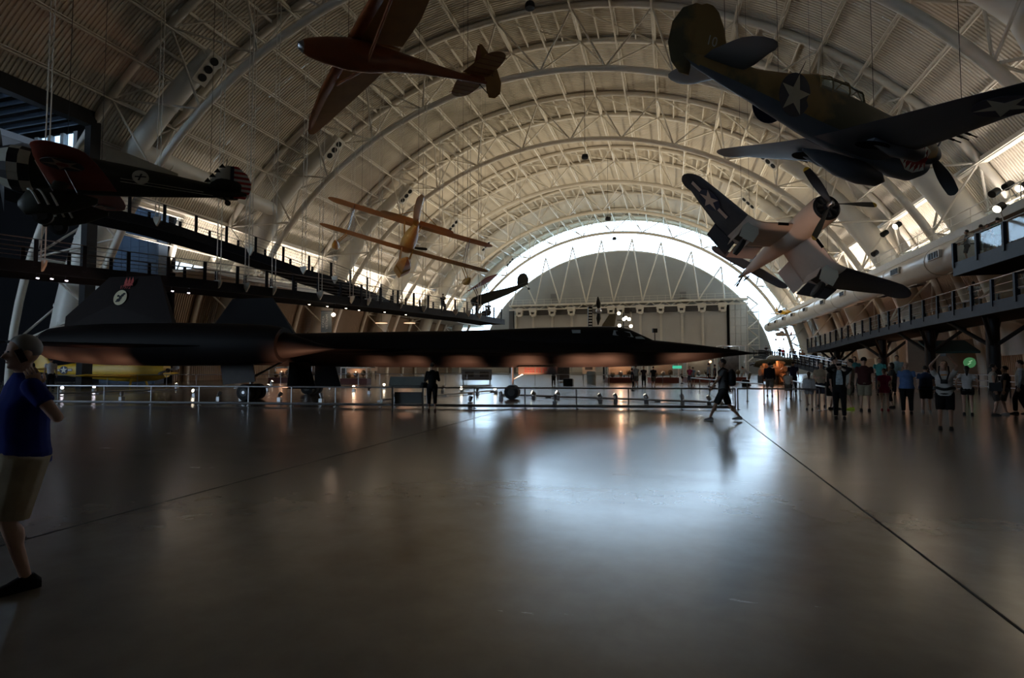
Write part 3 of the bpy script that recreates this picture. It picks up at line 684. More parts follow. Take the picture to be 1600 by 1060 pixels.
# hangar doors
dx = [onu(x, 500, 111.4).x for x in (806, 833, 863, 893, 925, 955, 985, 1000, 1032, 1065, 1097, 1136)]
for k in range(len(dx)-1):
    root = struct(empty('door_%d' % (k+1), (0, 0, 0)))
    m = MB(); m.box(((dx[k]+dx[k+1])/2, 111.5, 6.0), (dx[k+1]-dx[k]-.12, .3, 11.9)); struct(m.build('door_leaf', M_door, root))
    m = MB(); m.box(((dx[k]+dx[k+1])/2, 111.45, 12.7), (dx[k+1]-dx[k]-.3, .35, 1.3)); struct(m.build('door_recess_band', mat('dark_recess_grey', (.16, .15, .14), .7), root))  # flat band, the recess darkness is put into its colour
    m = MB(); m.box((dx[k]+.1, 111.1, 8.6), (.45, .35, 7.0)); m.box((dx[k]+.1, 110.9, 8.6), (.12, .2, 7.1)); struct(m.build('door_rail', M_steel, root))
x1 = dx[-1]
m = MB(); m.box((x1+.15, 111.2, 6.5), (.35, .4, 13)); struct(m.build('trim_7', M_dark)); m = MB(); m.box((dx[0]-.9, 111.2, 6.5), (1.0, .4, 13)); struct(m.build('trim_8', mat('dark_strip_grey', (.1, .1, .1), .8)))  # plain dark strips at either side of the doors
# panelled pier to the right of the doors, and stair tower beyond it
pr = struct(empty('wall_pier', (0, 0, 0)))
px0, px1 = x1+.4, onu(1166, 500, 111).x
M_pier = mat('light_panel', (.56, .55, .52), .6, var=.04)
for i in range(3):
    for z in range(9):
        m = MB(); w_ = (px1-px0)/3; m.box((px0+w_*(i+.5), 111, .75+1.5*z), (w_-.05, .5, 1.45)); struct(m.build('wall_panel', M_pier, pr))
st = empty('stair_tower', (0, 0, 0), 0, 'white steel stair and rails zigzagging up beside the far doors', 'stair')
sx = onu(1176, 500, 108).x
for k in range(4):
    z = 2.2+k*3.0
    m = MB(); m.box((sx, 108, z), (1.9, 1.6, .12)); m.build('landing', M_steel, st)
    m = MB(); m.bar((sx-.9, 107.8, z), (sx+.9, 108.6, z+1.5), .5, .1); m.bar((sx+.9, 108.3, z+1.5), (sx-.9, 107.8, z+3.0), .5, .1); m.build('flight', M_steel, st)
    m = MB()
    for zz in (.5, 1.1): m.box((sx, 107.2, z+zz), (1.9, .05, .05)); m.box((sx+.95, 108, z+zz), (.05, 1.6, .05))
    for q in (-.95, 0, .95): m.box((sx+q, 107.2, z+.55), (.06, .06, 1.1))
    m.build('rail', M_steel, st)
for q in (-.95, .95):
    m = MB(); m.box((sx+q, 107.4, 7), (.12, .12, 14)); m.build('post', M_steel, st)
for x, y in ((1067, 461), (865, 464)):
    p = onu(x, y, 111.7); m = MB(); m.box(p, (1.2, .3, 1.2)); m.box(p+V((0, -.17, 0)), (1.0, .06, 1.0)); tag(m.build('wall_vent', mat('vent_grey', (.22, .22, .22), .6)), 'small square grey vent on the curved wall, %s of the two' % ('right' if x > 1000 else 'left'), 'vent')

# ================================================================ ENTRANCE OPENING ON THE LEFT
M_bluewall = mat('blue_grey_cladding', (.035, .06, .10), .5, var=.15, scale=.6)
m = MB(); m.bar(arc(-55.8, ROOF, -38)-V((0, 0, .3)), arc(-55.8, ROOF, 27.8)-V((0, 0, .3)), .7, 1.0); struct(m.build('trim_9', M_black))
xp = arc(-55.8, ROOF, 0).x
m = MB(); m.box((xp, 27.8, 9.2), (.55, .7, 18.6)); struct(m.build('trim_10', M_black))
# roof return above the opening edge
m = MB(); m.bar(arc(-64.4, ROOF-.1, 27.8), arc(-64.4, ROOF-.1, 38), .35, .5); m.bar(arc(-64.4, ROOF, 38.0), arc(-91, ROOF, 38.0), .35, .4); struct(m.build('trim_11', M_steel))
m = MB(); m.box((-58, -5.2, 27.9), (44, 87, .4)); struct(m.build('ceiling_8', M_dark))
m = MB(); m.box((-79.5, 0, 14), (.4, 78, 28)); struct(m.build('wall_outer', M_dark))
yB = 38.15
xa, xb = onu(120, 230, yB).x, onu(-60, 230, yB).x
def win_z(x): return 0
zt = onu(60, 216, yB).z; zb = onu(60, 252, yB).z
# wall pieces around the high window row
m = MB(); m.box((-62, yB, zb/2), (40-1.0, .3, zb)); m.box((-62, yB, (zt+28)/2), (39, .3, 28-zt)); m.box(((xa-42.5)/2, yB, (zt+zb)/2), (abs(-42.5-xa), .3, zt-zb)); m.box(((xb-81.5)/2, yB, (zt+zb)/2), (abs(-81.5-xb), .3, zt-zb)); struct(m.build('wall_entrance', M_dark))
wr = struct(empty('window_4', (0, 0, 0)))
m = MB(); m.box(((xa+xb)/2, yB, (zt+zb)/2), (xa-xb, .03, zt-zb)); struct(m.build('window_glass', glass('dimmed_entrance_glass', (.45, .5, .54), .06, .1), wr))  # entrance glass tinted down to cut the daylight coming in
m = MB(); k = 0
x = xa
while x > xb: m.box((x, yB, (zt+zb)/2), (.45, .4, zt-zb)); x -= 1.75
m.box(((xa+xb)/2, yB, (zt+zb)/2-1.0), (xa-xb, .1, .1)); struct(m.build('window_frame', mat('grey_mullion', (.3, .33, .36), .5), wr))
# blue clad block beside the last panel
c = onu(232, 400, 37.6); m = MB(); m.box((-45.9, 37.2, 8.0), (6.4, .9, 16.0)); b_ = struct(m.build('wall_block', M_bluewall))
m = MB()
for z in range(1, 16): m.box((-45.9, 36.74, z), (6.4, .03, .04))
for q in range(-3, 4): m.box((-45.9+q, 36.74, 8), (.04, .03, 16))
struct(m.build('cladding_joint', mat('blue_joint', (.03, .05, .09), .6), b_))
# sloping grey soffit of the entrance balcony
p0, p1, p2, p3 = at(-60, 190, 34), at(56, 229, 34), at(56, 236, 38), at(-60, 250, 38)
m = MB(); m.add([p0, p1, p2, p3, p0+V((0, 0, .4)), p1+V((0, 0, .4)), p2+V((0, 0, .4)), p3+V((0, 0, .4))], [(0, 1, 2, 3), (7, 6, 5, 4), (0, 4, 5, 1), (1, 5, 6, 2), (2, 6, 7, 3), (3, 7, 4, 0)])
tag(m.build('balcony_soffit', mat('soffit_grey', (.3, .3, .32), .7)), 'pale sloping soffit of a high balcony at the far left edge', 'balcony')
# dark slatted ceiling grid inside the opening
gd = empty('ceiling_grid', (0, 0, 0), 0, 'dark slatted ceiling grid inside the high entrance opening at upper left', 'ceiling grid')
z = onu(60, 185, 33).z
for k in range(16):
    m = MB(); m.box((-52, 20+k*1.1, z+1.2), (20, .12, .35)); m.build('slat', M_navy, gd)

# ================================================================ WORLD, CAMERA
w = bpy.data.worlds.new('sky'); SC.world = w; w.use_nodes = True
bg = w.node_tree.nodes['Background']; bg.inputs[0].default_value = (.62, .80, 1.0, 1); bg.inputs[1].default_value = 9.0
cd = bpy.data.cameras.new('camera'); cd.sensor_width = 36; cd.lens = F/1600*36; cd.clip_end = 500
cam = bpy.data.objects.new('camera', cd); COL.objects.link(cam); cam.location = (0, 0, EYE)
cam.rotation_euler = (R(90)+PT, 0, TH); SC.camera = cam
SC.view_settings.view_transform = 'Standard'; SC.view_settings.look = 'None'; SC.view_settings.exposure = 0.0; SC.view_settings.gamma = 1
SC.view_settings.use_curve_mapping = False
SC.cycles.use_denoising = True
SC.cycles.max_bounces = 6; SC.cycles.diffuse_bounces = 4; SC.cycles.glossy_bounces = 3; SC.cycles.transparent_max_bounces = 8; SC.cycles.caustics_reflective = False; SC.cycles.caustics_refractive = False
# ================================================================ LIGHTS
WARM = (1.0, .80, .58); NEUT = (1.0, .90, .74)
for sgn in (-1, 1):
    for k in range(0, 5):
        u = UA+BAY*(k-.5)
        if k == 0 and sgn < 0: u += 2.5
        c = arc(sgn*71.2, 2.7, u)
        p = [300 if sgn > 0 else 330, 400, 640, 760, 700][k]
        lamp('AREA', 'ledge_uplight', c, p, (1, .88, .78), 11, tgt=arc(sgn*65.5, ROOF+.2, u), size_y=.5).data.spread = R(70)
lamp('AREA', 'ledge_uplight', arc(71.2, 2.7, 23), 200, (1, .88, .78), 11, tgt=arc(65.5, ROOF+.2, 23), size_y=.5).data.spread = R(70)
for sgn in (-1, 1):
    for k in range(0, 5):
        u = UA+BAY*(k-.5)
        lamp('SPOT', 'vault_floodlight', arc(sgn*69, -.6, u), [0.1, 0.1, 12500, 11500, 7000][k], (1, .86, .64), .35, tgt=arc(-sgn*2, 2, u+[10, 14, -3, -2, -4][k]), spot=105, blend=1)

# walls added to block the bright foot of the glazed end
m = MB(); m.box((-40.5, 111.6, 3.6), (17, .5, 7.2)); struct(m.build('wall_occluder', M_door)); m = MB(); m.box((22.5, 111.6, 1.5), (13, .5, 3.0)); struct(m.build('wall_occluder', M_door))
# ================================================================ BLACK REACTIVE JET
M_sr = mat('black_titanium_skin', (.0075, .006, .006), .6, var=.12, scale=1.2, spec=.12)
M_sr2 = mat('dark_brown_gear_door', (.05, .035, .03), .6, var=.15)
M_rub = mat('tyre_rubber', (.02, .02, .021), .75, var=.1)
M_red = mat('faded_red_marking', (.45, .03, .02), .6)
M_cream = mat('cream_disc_paint', (.75, .66, .42), .6)
psi = .18
def sr_w(t, l):
    X = 10.25-t*math.cos(psi)+l*math.sin(psi); Z = 23.4+t*math.sin(psi)+l*math.cos(psi)
    return V((X*math.cos(TH)-Z*math.sin(TH), Z*math.cos(TH)+X*math.sin(TH), 0))
o0 = sr_w(0, 0); fw = (o0-sr_w(10, 0)).normalized(); lf = (sr_w(0, 10)-o0).normalized()
Msr = Matrix(((fw.x, lf.x, 0, o0.x), (fw.y, lf.y, 0, o0.y), (0, 0, 1, 0), (0, 0, 0, 1)))
SR = empty('reconnaissance_jet', label='long black twin-fin jet parked across the hall, lit orange from below', cat='aircraft', M=Msr)
def interp(tab, t):
    for i in range(len(tab)-1):
        if t <= tab[i+1][0]:
            a, b = tab[i], tab[i+1]; f = (t-a[0])/(b[0]-a[0]); return [a[j]+(b[j]-a[j])*f for j in range(1, len(a))]
    return list(tab[-1][1:])
# t, chine half width, chine z, top z, bottom z, body half width
ST = [(0, .03, 2.07, 2.10, 2.04, .02), (1.0, .22, 2.08, 2.28, 1.93, .18), (2.2, .5, 2.09, 2.45, 1.74, .36), (3.3, .75, 2.09, 2.58, 1.60, .5), (4.2, .93, 2.1, 2.68, 1.53, .58),
      (6, 1.2, 2.1, 2.85, 1.48, .68), (8, 1.42, 2.1, 3.02, 1.46, .76), (10.5, 1.55, 2.1, 3.13, 1.45, .8), (14, 1.62, 2.12, 3.18, 1.45, .82), (18, 1.65, 2.15, 3.16, 1.47, .82),
      (23, 1.5, 2.2, 3.14, 1.55, .8), (27, 1.3, 2.25, 3.05, 1.7, .7), (30, .8, 2.32, 2.8, 1.95, .45), (32.3, .12, 2.42, 2.5, 2.34, .08)]
def sr_ring(t):
    c, zc, zt, zb, b = interp(ST, t); N = 18; top = []; bot = []
    for k in range(N+1):
        y = c*math.cos(math.pi*k/N)
        e = math.sqrt(max(0, 1-(y/b)**2)) if abs(y) < b else 0
        ch = max(0, 1-abs(y)/c)
        zt_ = zc+max((zt-zc)*e, min(.35, (zt-zc)*.5)*ch**.9)
        zb_ = zc-max((zc-zb)*math.sqrt(max(0, 1-(y/(b*1.25))**2)) if abs(y) < b*1.25 else 0, (zc-zb)*.55*ch**.8)
        top.append(V((-t, y, zt_))); bot.append(V((-t, y, zb_)))
    return top+bot[-2:0:-1]
m = MB(); ts = [0, .5, 1, 1.6, 2.2, 2.8, 3.3, 3.8, 4.2, 5, 6, 7, 8, 9.2, 10.5, 12, 14, 16, 18, 20.5, 23, 25, 27, 28.5, 30, 31.2, 32.3]
m.loft([sr_ring(t) for t in ts]); m.build('fuselage', M_sr, SR, True, 50)
m = MB(); m.tube((0, 0, 2.07), (1.1, 0, 2.09), .03, 8, .012); m.build('pitot_boom', M_black, SR, True)
# canopy hump with glazing
m = MB(); rg = []
for t, hw, z in ((4.0, .12, 2.62), (4.5, .32, 2.86), (5.1, .42, 3.15), (5.5, .46, 3.27), (6.4, .5, 3.3), (7.4, .5, 3.3), (9, .52, 3.28), (11, .5, 3.22), (13.5, .4, 3.17)):
    rg.append([V((-t, hw*1.25*math.cos(a), 2.5+(z-2.5)*math.sin(a))) for a in [math.pi*k/12 for k in range(13)]]+[V((-t, -hw, 2.4)), V((-t, hw, 2.4))])
m.loft(rg); m.build('canopy', M_sr, SR, True, 50)
M_pane = mat('pale_blue_pane', (.45, .52, .56), .15, .3, spec=.8)  # opaque pane in one pale blue-grey
def pane(poly, nm='canopy_window'):
    # right hand side (local -y); poly in (t, z) placed on hump surface
    m = MB(); th = []
    for t, z in poly:
        hw = interp([(4.0, .12, 2.62), (4.5, .32, 2.86), (5.1, .42, 3.15), (5.5, .46, 3.27), (6.4, .5, 3.3), (7.4, .5, 3.3), (9, .52, 3.28), (11, .5, 3.22), (13.5, .4, 3.17)], t)
        s = min(.98, max(0, (z-2.5)/(hw[1]-2.5))); th.append(V((-t, -hw[0]*1.25*math.cos(math.asin(s))-.02, z)))
    n = len(th); m.add(th+[p+V((0, .05, 0)) for p in th], [tuple(range(n)), tuple(range(2*n-1, n-1, -1))]+[(k, (k+1) % n, n+(k+1) % n, n+k) for k in range(n)])
    m.build(nm, M_pane, SR)
pane([(4.95, 2.78), (5.1, 3.02), (5.8, 3.1), (5.85, 2.88)]); pane([(4.45, 2.70), (4.62, 2.83), (4.88, 2.80), (4.85, 2.72)]); pane([(7.25, 2.98), (7.25, 3.13), (7.65, 3.14), (7.6, 2.98)])
# delta wing with nacelles and fins, both sides
for s in (1, -1):
    pl = [(15.5, 1.5), (19.5, 3.4), (21.8, 5.3), (26.6, 8.2), (27.6, 8.47), (28.6, 8.2), (29.4, 7.2), (29.9, 5.4), (30.1, 3.5), (30.6, .9)]
    def wr(y):
        le = interp([(1.5, 15.5), (3.4, 19.5), (5.3, 21.8), (8.2, 26.6), (8.47, 27.6)], y)[0]; te = interp([(.9, 30.6), (3.5, 30.1), (5.4, 29.9), (7.2, 29.4), (8.2, 28.6), (8.47, 27.7)], y)[0]
        z = 2.18+.03*y; ring = []
        for fr in (0, .03, .15, .4, .7, 1): ring.append(V((-(le+(te-le)*fr), s*y, z+.18*math.sin(math.pi*min(1, fr*.8+.05))*(1-y/11))))
        for fr in (.7, .4, .15, .03): ring.append(V((-(le+(te-le)*fr), s*y, z-.14*math.sin(math.pi*min(1, fr*.8+.05))*(1-y/11))))
        return ring
    m = MB(); m.loft([wr(y) for y in (.8, 1.5, 2.5, 3.4, 4.5, 5.3, 6.5, 7.5, 8.2, 8.45)]); m.build('wing', M_sr, SR, True, 50)
    m = MB(); yc = s*4.6; zc = 2.42
    m.path([(-19.0, yc*1.0, zc-.03), (-19.6, yc, zc), (-21, yc, zc), (-24, yc, zc+.02), (-27.5, yc, zc+.05), (-29.4, yc, zc+.08), (-30.3, yc, zc+.1)], [.70, .78, .86, .92, .90, .80, .68], 28)
    nc = m.build('engine_nacelle', M_sr, SR, True, 50)
    m = MB(); m.path([(-16.8, yc-s*.1, zc-.2), (-17.6, yc-s*.08, zc-.16), (-18.6, yc-s*.04, zc-.08), (-19.4, yc, zc-.03)], [.02, .2, .46, .6], 24); m.build('inlet_spike', M_sr, nc, True, 60)
    m = MB(); m.path([(-30.25, yc, zc+.1), (-30.55, yc, zc+.1)], [.66, .58], 24); m.build('exhaust_nozzle', M_sr2, nc, True)
    # fin canted inward
    root = [(24.3, 3.28), (25.6, 3.34), (27.9, 3.3), (29.7, 3.2)]
    prof = [V((-24.1, yc, 3.2)), V((-25.4, yc-s*.55, 5.5)), V((-28.0, yc-s*.55, 5.5)), V((-29.75, yc-s*.12, 3.72)), V((-29.6, yc, 3.2))]
    m = MB(); n = len(prof); cen = sum(prof, V())/n
    th = [.12, .03, .03, .05, .1]
    m.add([p+V((0, th[i], 0)) for i, p in enumerate(prof)]+[p-V((0, th[i], 0)) for i, p in enumerate(prof)]+[cen+V((0, .13, 0)), cen-V((0, .13, 0))],
          [(k, (k+1) % n, 2*n) for k in range(n)]+[(n+(k+1) % n, n+k, 2*n+1) for k in range(n)]+[(k, n+k, n+(k+1) % n, (k+1) % n) for k in range(n)])
    fin = m.build('tail_fin', M_sr if s > 0 else mat('lamp_reddened_black_skin', (.014, .008, .007), .6, var=.1, spec=.12), SR)  # near fin only: reddish glow of the floor lamps put into the black
    if s < 0:
        # markings on the outer face of the near fin
        up = (prof[1]-prof[0]); nrm = V((0, -1, 0)); slope = V((0, .55/2.3, 1)).normalized()
        Mx = Matrix.Translation(V((-26.7, yc+.22-.14-.02, 3.2+1.35)))
        def fp(t, z, out=.165): return V((-t, yc+(z-3.2)*(.55/2.3)-out, z))
        ex = V((1, 0, 0)); ey = slope; ez = ex.cross(ey)
        def fm(t, z, out=.165): p = fp(t, z, out); return Matrix(((ex.x, ey.x, ez.x, p.x), (ex.y, ey.y, ez.y, p.y), (ex.z, ey.z, ez.z, p.z), (0, 0, 0, 1)))
        def disc(name, t, z, rx, ry, m_, out, par):
            b = MB(); b.prism([(rx*math.cos(2*math.pi*k/28), ry*math.sin(2*math.pi*k/28)) for k in range(28)], .012); o = b.build(name, m_, par); o.matrix_local = fm(t, z, out); return o
        dsk = disc('round_emblem', 27.05, 4.52, .33, .35, M_cream, .15, fin); dsk['label'] = 'cream disc emblem with dark figure'
        b = MB()
        for (x, y, rx, ry) in ((-.05, -.12, .1, .08), (.02, .0, .07, .1), (.1, .1, .07, .06), (.17, .17, .07, .04), (-.1, .08, .06, .05), (-.14, -.18, .04, .03)):
            b.prism([(x+rx*math.cos(2*math.pi*k/12), y+ry*math.sin(2*math.pi*k/12)) for k in range(12)], .01)
        o = b.build('emblem_figure', M_black, fin); o.matrix_local = fm(27.05, 4.52, .165)
        text_mesh('fin_number', '17972', .22, M_red, fm(26.9, 4.98, .17), fin)
        b = MB()
        for x in (-.16, 0, .16): b.prism([(x-.06, -.06), (x+.06, -.06), (x+.08, .05), (x, .24), (x-.05, .08)], .01)
        b.prism([(-.24, -.16), (.24, -.16), (.18, -.05), (-.18, -.05)], .01)
        o = b.build('fin_crest', M_red, fin); o.matrix_local = fm(26.8, 5.22, .15)
# undercarriage
M_hub = mat('dull_hub_metal', (.08, .08, .08), .6, .3)
def wheel(c, r, w, parent, ax=V((0, 1, 0)), nm='wheel', m_=None):
    c = V(c); m = MB(); m.path([c-ax*w*.5, c-ax*w*.42, c+ax*w*.42, c+ax*w*.5], [r*.86, r, r, r*.86], 22); w_ = m.build(nm, m_ or M_rub, parent, True, 45)
    m = MB(); m.path([c-ax*w*.54, c+ax*w*.54], r*.5, 14); m.build('hub', M_hub, w_, True); return w_
ng = MB(); ng.tube((-10.4, 0, 1.6), (-10.4, 0, .33), .07, 10); ng.tube((-10.4, 0, .9), (-9.2, 0, 1.55), .035, 8); ng.tube((-10.4, -.22, .33), (-10.4, .22, .33), .05, 8)
g = ng.build('nose_gear', M_chrome, SR, True)
for q in (-.2, .2): wheel((-10.4, q, .33), .33, .22, g)
m = MB(); m.box((-9.15, -.55, 1.32), (1.75, .04, .34)); dr = m.build('nose_gear_door', M_sr2, SR)
m = MB()
for r_, (w_, z) in enumerate(((1.0, 1.42), (1.05, 1.34), (.8, 1.26))):
    x = -9.7
    while x < -9.7+w_: m.box((x, -.576, z), (.09, .008, .035)); x += .12 if int(x*10) % 3 else .16
m.build('warning_stencil', mat('dull_red_stencil', (.12, .008, .006), .7), dr)
for s in (1, -1):
    mg = MB(); mg.tube((-21.9, s*2.6, 1.8), (-21.9, s*2.54, .36), .1, 10); mg.tube((-21.9, s*2.54, 1.0), (-20.6, s*2.3, 1.7), .05, 8); mg.tube((-21.9, s*1.95, .36), (-21.9, s*3.13, .36), .07, 8)
    g = mg.build('main_gear', M_chrome, SR, True)
    for q in (-.42, 0, .42): wheel((-21.9, s*2.54+q, .36), .36, .3, g)
    m = MB(); m.prism([(-22.9, 1.75), (-21.3, 1.75), (-21.15, .85), (-22.7, .7)], .05, Matrix(((1, 0, 0), (0, 0, 1), (0, 1, 0))).to_3x3(), (0, s*3.35, 0)); m.build('gear_door', M_sr2, SR)
    m = MB(); m.prism([(-20.9, 1.7), (-19.9, 1.7), (-19.5, .45), (-21.0, .45)], .05, Matrix(((1, 0, 0), (0, 0, 1), (0, 1, 0))).to_3x3(), (0, s*1.2, 0)); m.build('gear_door', M_sr, SR)
# ---------------------------------------------------------------- barrier rails round the jet
M_rail = mat('dull_rail_steel', (.30, .30, .30), .4, .8, var=.08)
def barrier(name, pts, h, label, group='low barrier rails round the black jet', sp=1.9, base=True):
    root = empty(name, (0, 0, 0), 0, label, 'barrier', group)
    pts = [V(p) for p in pts]
    m = MB(); m.path([p+V((0, 0, h)) for p in pts], .028, 6); m.build('top_rail', M_rail, root, True)
    if base: m = MB(); m.path([p+V((0, 0, .10)) for p in pts], .05, 8); m.build('base_rail', M_rail, root, True)
    for a, b in zip(pts, pts[1:]):
        n = max(1, round((b-a).length/sp))
        for k in range(n+1 if b is pts[-1] else n):
            p = a.lerp(b, k/n); q = MB(); q.tube(p, p+V((0, 0, h)), .024, 6); q.path([p, p+V((0, 0, .02))], .08, 10); q.build('post', M_rail, root, True)
    return root
barrier('barrier_rail', [onh(20, 631), onh(388, 634.5), onh(741, 638.5), onh(1149, 641)], .74, 'low steel barrier rail in front of the black jet, nearest run across the floor')
barrier('barrier_rail', [onh(1149, 641)+V((.1, .15, 0)), onh(1281, 642)], .74, 'short low barrier rail running right from the corner by the walking man', sp=1.7, base=False)
barrier('barrier_rail', [onh(1194, 632), onh(1126, 620), onh(1080, 612)], .8, 'low barrier rail receding past the nose of the black jet', base=False)
barrier('barrier_rail', [onh(1080, 606), onh(800, 602), onh(560, 601), onh(260, 604), onh(20, 606)], .85, 'low barrier rail behind the black jet, on its far side', base=False)
barrier('barrier_rail', [onh(1287, 641)+V((.1, .1, 0)), onh(1262, 632), onh(1240, 622)], .8, 'low barrier rail receding among the crowd at right', base=False)
# floor rails that carry the small uplighters
def track(a, b, label):
    m = MB(); m.tube(V(a)+V((0, 0, .08)), V(b)+V((0, 0, .08)), .045, 8); n = 4
    for k in range(n+1): p = V(a).lerp(V(b), k/n); m.box(p+V((0, 0, .03)), (.25, .25, .06))
    return tag(m.build('light_track', M_rail, None, True), label, 'light track')
track(onh(785, 619.5), onh(1130, 632.5), 'straight floor pipe under the nose of the black jet carrying small spotlights')
track(onh(596, 628), onh(770, 613), 'slanting floor pipe left of the nose wheel')
track(onh(60, 619), onh(370, 607), 'slanting floor pipe under the tail of the black jet at far left')
M_bulb = mat('lit_spot_lens', (1, .9, .7), .5, emit=(1, .86, .62), es=14)
M_bulbw = mat('lit_violet_white_lens', (1, .95, 1), .5, emit=(.95, .86, 1), es=14)
def spot_fixture(p, aim, label, lit=True, power=0, cat='spotlight', group='small floor spotlights under the black jet', sc=1.0, col=(1, .62, .36), bulb=None, ang=50):
    root = empty('floor_spotlight', p, 0, label, cat, group)
    p = V(p); d = (V(aim)-p-V((0, 0, .25*sc))).normalized(); c = V((0, 0, .27*sc))
    m = MB(); m.box((0, 0, .08*sc), (.16*sc, .16*sc, .16*sc)); m.tube((0, 0, .1*sc), c, .02*sc, 6); m.build('mount', M_rail, root)
    m = MB(); m.path([c-d*.1*sc, c-d*.04*sc, c+d*.1*sc], [.04*sc, .075*sc, .085*sc], 12); m.build('lamp_head', M_rail, root, True)
    m = MB(); m.path([c+d*.1*sc, c+d*.115*sc], .075*sc, 12); m.build('lens', (bulb or M_bulb) if lit else M_black, root)
    if power: lamp('SPOT', 'uplight', p+c+d*.2*sc, power, col, .05, tgt=aim, spot=ang, blend=.8)
def srp(t, l, z): return Msr @ V((-t, l, z))
fx = [(834, 620, 1), (872, 620, 1), (938, 626, 1), (962, 626, 1), (1010, 627, 1), (1066, 628, 0), (1108, 630, 1), (735, 631, 0), (867, 629, 0), (783, 622, 0),
      (304, 616, 1), (97, 610, 1), (147, 608, 1), (190, 622, 0), (276, 605, 1), (342, 622, 0), (377, 620, 0), (437, 623, 0), (418, 607, 1), (479, 605, 1), (424, 599, 1), (516, 602, 1),
      (553, 608, 1), (577, 612, 1), (600, 604, 1), (617, 627, 0), (692, 610, 0), (722, 611, 1), (746, 613, 1), (775, 612, 1), (502, 625, 0), (64, 618, 0)]
lit_t = {834: (12.2, 0), 872: (10.2, 0), 938: (7.4, 0), 962: (6.7, 0), 1010: (5.6, 0), 1108: (2.6, 0), 304: (27, -4.6), 97: (30.2, -4.6), 553: (18.6, -4.6), 600: (16.4, 0), 722: (14.8, 0), 775: (13.1, 0), 147: (29, -4.6)}
for i, (x, y, l) in enumerate(fx):
    p = onh(x, y+4, 0)
    if x in lit_t: aim = srp(lit_t[x][0], lit_t[x][1], 1.6)
    else: aim = p+V((random.uniform(-1, 1), random.uniform(.2, 1.5), 1.5))
    ref = 'the nose wheel' if 700 < x < 900 else ('the nose' if x >= 900 else ('the main wheels' if x > 330 else 'the tail'))
    spot_fixture(p, aim, '%s floor spotlight near %s of the jet, %s such from the left' % ('glowing' if l else 'unlit', ref, ordn(sorted(q[0] for q in fx if q[2] == l).index(x))), bool(l), 0, bulb=M_bulbw if x < 160 else None)
# the lamps themselves: warm pools on the belly
for t, l, p in ((2.6, 0, 14), (6.0, 0, 22), (7.2, 0, 20), (9.6, 0, 22), (12.4, 0, 14), (14.9, 0, 12), (16.6, 0, 9), (18.2, -4.6, 16), (26.5, -4.6, 14), (28.3, -4.6, 12), (30, -4.7, 16), (22, 0, 5)):
    a = srp(t, l-1.2, .32); lamp('SPOT', 'jet_uplight', a, p*34, (1, .47, .27), .05, tgt=srp(t+.1, l-.15, 1.7), spot=88, blend=.9)
# reading panel in front of the jet
rp = empty('information_panel', onh(637, 641), TH, 'slanted grey information panel on two legs at the barrier rail, left of the standing person', 'sign')
Mg = mat('grey_sign_panel', (.22, .25, .24), .5, var=.05)
m = MB(); m.box((0, 0, 1.0), (1.28, .05, .36), Matrix.Rotation(R(-35), 3, 'X')); b_ = m.build('sign_board', Mg, rp)
m = MB(); [m.box((0, -.03-dz*.6, 1.0+dz), (1.0*f, .012, .018), Matrix.Rotation(R(-35), 3, 'X')) for dz, f in ((.0, 1), (.04, .8), (-.04, .9))]; 
m = MB(); m.box((0, .02, .82), (1.3, .2, .03)); m.build('shelf', Mg, rp)
m = MB(); m.box((0, .1, .42), (.95, .03, .4)); m.build('back_board', mat('darker_sign_grey', (.13, .14, .14), .6), rp)
for q in (-.53, .53): m = MB(); m.box((q, 0, .42), (.06, .08, .84)); m.build('leg', M_chrome, rp)

lamp('SPOT', 'floor_spot_up', onh(1010, 631)+V((0, 0, .35)), 2600, (1, .62, .40), .08, tgt=V((6.9, 28.2, 8.2)), spot=26, blend=.7)
lamp('SPOT', 'fin_spot', srp(26.2, -7.2, .3), 150, (1, .35, .2), .06, tgt=srp(26.8, -4.9, 4.3), spot=60, blend=.9)
